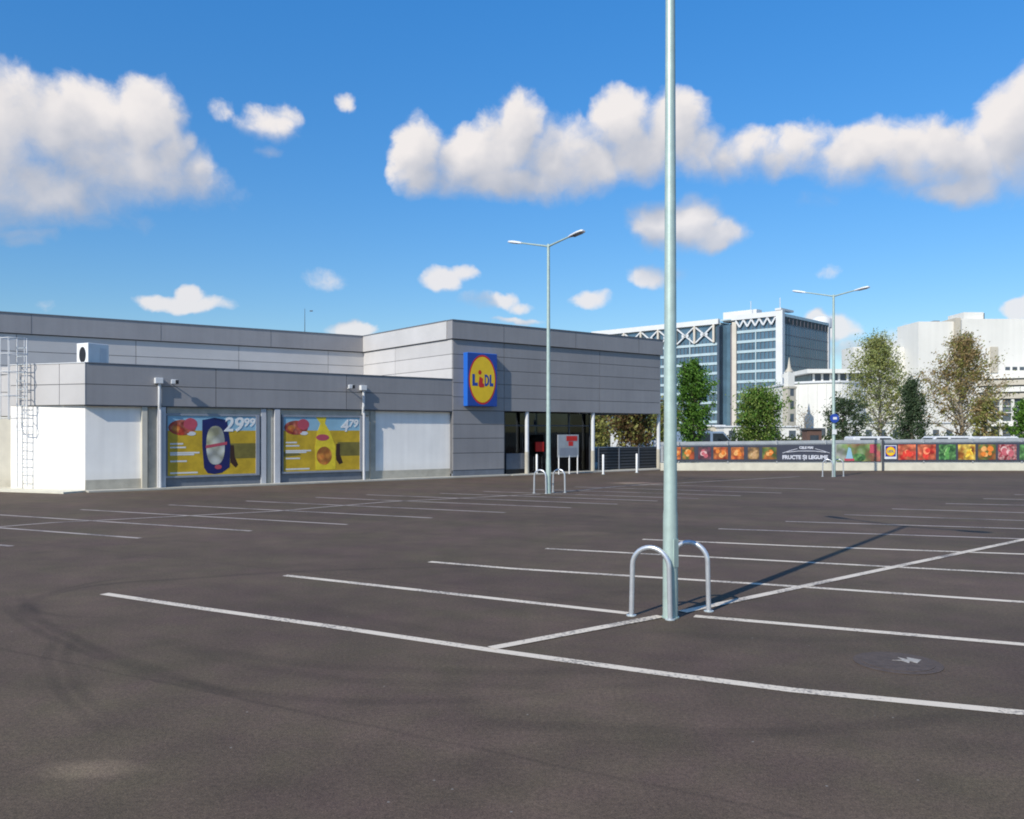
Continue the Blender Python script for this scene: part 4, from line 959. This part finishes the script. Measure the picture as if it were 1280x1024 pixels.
# ------------------------------------------------------------------ sky: Nishita with cumulus clouds, one sun
SUN_EL, sdx, sdy = R(36), -.598, -.801
world = D.worlds.new('World'); SC.world = world; world.use_nodes = True
N = world.node_tree.nodes; L = world.node_tree.links; N.clear()
def nm(op, a, c=None, N=N, L=L, clamp=False, d=None):
    k = N.new('ShaderNodeMath'); k.operation = op; k.use_clamp = clamp
    for i, v in enumerate((a, c, d)):
        if v is None: continue
        if isinstance(v, (int, float)): k.inputs[i].default_value = v
        else: L.new(v, k.inputs[i])
    return k.outputs[0]
blobs = []
def cb(x, y, rx, ry, w=1.0): blobs.append((x, y, rx, ry, w))
for t in [(-40, 190, 110, 100), (18, 150, 62, 66), (66, 160, 62, 52), (120, 155, 58, 52), (180, 160, 52, 54), (150, 205, 120, 48), (50, 235, 120, 48), (212, 195, 28, 34), (246, 214, 26, 30, .75), (270, 228, 26, 22, .42), (232, 182, 14, 14, .7), (290, 240, 20, 14, .18),
          (335, 150, 34, 18, .5), (278, 144, 18, 13, .30), (360, 137, 22, 11, .36), (310, 156, 18, 8, .3), (435, 123, 11, 9, .42), (335, 184, 14, 7, .22),
          (527, 192, 33, 42), (528, 215, 34, 28), (590, 205, 62, 44), (648, 165, 38, 42), (625, 190, 50, 50), (700, 200, 66, 46), (640, 228, 120, 26), (782, 155, 48, 42), (800, 185, 60, 40), (845, 165, 42, 46), (735, 205, 60, 36), (874, 190, 36, 32, .85), (905, 200, 30, 26, .7),
          (925, 196, 54, 30, .62), (905, 214, 50, 14, .36), (965, 202, 36, 26, .7), (1000, 187, 46, 34, .66), (1058, 202, 54, 38, .85), (1090, 182, 40, 32, .75), (1130, 197, 60, 44, .85), (1170, 192, 52, 44, .9), (1215, 200, 56, 46, .9), (1262, 180, 46, 66), (1200, 232, 70, 20), (1290, 160, 60, 70), (1350, 180, 90, 90), (1450, 200, 120, 80),
          (832, 278, 48, 32), (865, 275, 38, 32), (900, 292, 38, 22), (1022, 255, 24, 10, .26),
          (548, 350, 28, 17, .75), (576, 342, 20, 12, .6), (590, 372, 16, 9, .35), (620, 376, 34, 12, .6), (652, 386, 20, 8, .5), (812, 346, 34, 15, .7), (845, 338, 26, 12, .4), (737, 374, 24, 12, .7), (412, 354, 22, 11, .28), (232, 377, 60, 12, .75), (242, 366, 22, 12, .75), (196, 376, 28, 9, .6),
          (442, 413, 30, 11), (645, 404, 36, 5, .7), (1050, 415, 36, 20, .75), (1020, 402, 18, 12, .7), (1080, 440, 70, 13, .7), (1140, 424, 50, 14, .4), (1272, 386, 26, 14, .9), (1300, 380, 36, 22), (170, 278, 20, 11, .26), (30, 300, 24, 8, .35), (66, 382, 14, 6, .16), (1035, 342, 16, 6, .18), (20, 290, 60, 10, .4)]:
    cb(*t)
grp = D.node_groups.new('cloud_field', 'ShaderNodeTree')
grp.interface.new_socket('Vector', in_out='INPUT', socket_type='NodeSocketVector')
grp.interface.new_socket('Density', in_out='OUTPUT', socket_type='NodeSocketFloat')
grp.interface.new_socket('Body', in_out='OUTPUT', socket_type='NodeSocketFloat')
gN, gL = grp.nodes, grp.links; gi = gN.new('NodeGroupInput'); go = gN.new('NodeGroupOutput')
def gm(op, a, c=None, d=None, clamp=False): return nm(op, a, c, gN, gL, clamp, d)
P0 = gi.outputs[0]
def gnoise(scale, det, rough, vec, dist=0):
    n = gN.new('ShaderNodeTexNoise'); n.inputs['Scale'].default_value = scale; n.inputs['Detail'].default_value = det; n.inputs['Roughness'].default_value = rough
    n.inputs['Distortion'].default_value = dist; gL.new(vec, n.inputs['Vector']); return n
wn = gnoise(9, 3, .55, P0)
w1 = gN.new('ShaderNodeVectorMath'); w1.operation = 'SUBTRACT'; gL.new(wn.outputs['Color'], w1.inputs[0]); w1.inputs[1].default_value = (.5, .5, .5)
w2 = gN.new('ShaderNodeVectorMath'); w2.operation = 'MULTIPLY_ADD'; gL.new(w1.outputs[0], w2.inputs[0]); w2.inputs[1].default_value = (.055, .035, 0); gL.new(P0, w2.inputs[2])
wn3 = gnoise(38, 3, .6, P0)
w3 = gN.new('ShaderNodeVectorMath'); w3.operation = 'SUBTRACT'; gL.new(wn3.outputs['Color'], w3.inputs[0]); w3.inputs[1].default_value = (.5, .5, .5)
w4 = gN.new('ShaderNodeVectorMath'); w4.operation = 'MULTIPLY_ADD'; gL.new(w3.outputs[0], w4.inputs[0]); w4.inputs[1].default_value = (.016, .014, 0); gL.new(w2.outputs[0], w4.inputs[2])
PW = w4.outputs[0]
cur = None
for x, y, rx, ry, w in blobs:
    tx, tz = (x-CX)/FPX, (HY-y)/FPX; az = math.atan(tx); el = math.atan(tz*math.cos(az))
    sx = rx*1.14/FPX*math.cos(az)**2; sy = ry*1.16/FPX*math.cos(az)
    mp = gN.new('ShaderNodeVectorMath'); mp.operation = 'MULTIPLY_ADD'; gL.new(PW, mp.inputs[0])
    mp.inputs[1].default_value = (1/sx, 1/sy, 0); mp.inputs[2].default_value = (-az/sx, -el/sy, 0)
    dt = gN.new('ShaderNodeVectorMath'); dt.operation = 'DOT_PRODUCT'; gL.new(mp.outputs[0], dt.inputs[0]); gL.new(mp.outputs[0], dt.inputs[1])
    f = gm('MULTIPLY_ADD', dt.outputs['Value'], -w, w)
    cur = f if cur is None else gm('SMOOTH_MAX', cur, f, .18)
# other clouds all around the sky outside the photographed sector
sp = gN.new('ShaderNodeSeparateXYZ'); gL.new(P0, sp.inputs[0])
ab_ = gm('ABSOLUTE', sp.outputs[0])
oth = gm('MULTIPLY', gm('SUBTRACT', gnoise(2.6, 5, .55, P0).outputs['Fac'], .52), 5.0)
msk = gN.new('ShaderNodeMapRange'); gL.new(ab_, msk.inputs['Value']); msk.inputs['From Min'].default_value = .72; msk.inputs['From Max'].default_value = .9; msk.inputs['To Min'].default_value = -3; msk.inputs['To Max'].default_value = 0
cur = gm('MAXIMUM', cur, gm('ADD', oth, msk.outputs[0]))
fin = gnoise(24, 8, .62, PW)
dens = gm('ADD', cur, gm('MULTIPLY', gm('SUBTRACT', fin.outputs['Fac'], .5), 1.25))
gL.new(dens, go.inputs[0])
med = gnoise(15, 3, .5, PW)
gL.new(gm('ADD', cur, gm('MULTIPLY', gm('SUBTRACT', med.outputs['Fac'], .5), 1.1)), go.inputs[1])

tc = N.new('ShaderNodeTexCoord'); se = N.new('ShaderNodeSeparateXYZ'); L.new(tc.outputs['Generated'], se.inputs[0])
az = nm('ARCTAN2', se.outputs['X'], se.outputs['Y']); el = nm('ARCSINE', se.outputs['Z'])
cv = N.new('ShaderNodeCombineXYZ'); L.new(az, cv.inputs[0]); L.new(el, cv.inputs[1])
g1 = N.new('ShaderNodeGroup'); g1.node_tree = grp; L.new(cv.outputs[0], g1.inputs[0])
of = N.new('ShaderNodeVectorMath'); of.operation = 'ADD'; L.new(cv.outputs[0], of.inputs[0]); of.inputs[1].default_value = (-.014, .034, 0)
g2 = N.new('ShaderNodeGroup'); g2.node_tree = grp; L.new(of.outputs[0], g2.inputs[0])
def mr(v, a, c, d, e, smooth=True):
    k = N.new('ShaderNodeMapRange'); L.new(v, k.inputs['Value'])
    if smooth: k.interpolation_type = 'SMOOTHSTEP'
    for n_, x in zip(('From Min', 'From Max', 'To Min', 'To Max'), (a, c, d, e)): k.inputs[n_].default_value = x
    return k.outputs[0]
lit = mr(nm('SUBTRACT', g1.outputs[1], g2.outputs[1]), -.45, 1.55, 0, 1)
alpha = mr(g1.outputs[0], -.04, .62, 0, .98)
am = nm('MULTIPLY_ADD', lit, -.62, d=1.15)
L.new(am, alpha.node.inputs['From Max'])
pn = N.new('ShaderNodeTexNoise'); pn.inputs['Scale'].default_value = 16; pn.inputs['Detail'].default_value = 6; L.new(cv.outputs[0], pn.inputs['Vector'])
lit2 = nm('MULTIPLY_ADD', lit, .92, d=nm('MULTIPLY', nm('SUBTRACT', pn.outputs['Fac'], .28), .75), clamp=True)
N_ = N
cc = N.new('ShaderNodeMix'); cc.data_type = 'RGBA'; L.new(lit2, cc.inputs['Factor'])
cc.inputs['A'].default_value = (.44, .49, .60, 1); cc.inputs['B'].default_value = (1.0, .95, .93, 1)
sky = N.new('ShaderNodeTexSky'); sky.sky_type = 'NISHITA'; sky.sun_disc = False; sky.sun_elevation = SUN_EL
sky.sun_rotation = math.atan2(sdx, sdy); sky.air_density = 1.0; sky.dust_density = .25; sky.ozone_density = 2.2
hs = N.new('ShaderNodeHueSaturation'); hs.inputs['Saturation'].default_value = 1.36; L.new(sky.outputs[0], hs.inputs['Color']); L.new(mr(el, 0, .50, 1.05, 2.0, False), hs.inputs['Value'])
tint = N.new('ShaderNodeMix'); tint.data_type = 'RGBA'; tint.blend_type = 'MULTIPLY'; tint.inputs['Factor'].default_value = 1; L.new(hs.outputs[0], tint.inputs['A']); tint.inputs['B'].default_value = (.84, .90, .97, 1)
bg = N.new('ShaderNodeBackground'); L.new(tint.outputs['Result'], bg.inputs[0]); bg.inputs[1].default_value = .10
bc = N.new('ShaderNodeBackground'); L.new(cc.outputs['Result'], bc.inputs[0]); bc.inputs[1].default_value = .90
mxs = N.new('ShaderNodeMixShader'); L.new(nm('MULTIPLY', alpha, mr(el, .08, .30, .80, 1.0, False)), mxs.inputs[0]); L.new(bg.outputs[0], mxs.inputs[1]); L.new(bc.outputs[0], mxs.inputs[2])
wo = N.new('ShaderNodeOutputWorld'); L.new(mxs.outputs[0], wo.inputs[0])
world.cycles.sampling_method = 'MANUAL'; world.cycles.sample_map_resolution = 512

sd = D.lights.new('sun', 'SUN'); sun = D.objects.new('sun', sd); COL.objects.link(sun); sd.energy = 4.8; sd.angle = R(.53); sd.color = (1, .95, .86)
to = Vector((sdx*math.cos(SUN_EL), sdy*math.cos(SUN_EL), math.sin(SUN_EL))); sun.rotation_euler = to.to_track_quat('Z', 'Y').to_euler(); sun.location = (-20, -30, 40)

SC.view_settings.view_transform = 'Standard'; SC.view_settings.look = 'None'; SC.view_settings.exposure = 0; SC.view_settings.gamma = 1
SC.render.engine = 'CYCLES'; SC.cycles.max_bounces = 6; SC.cycles.pixel_filter_type = 'BLACKMAN_HARRIS'; SC.cycles.filter_width = 1.9
SC.cycles.use_denoising = True
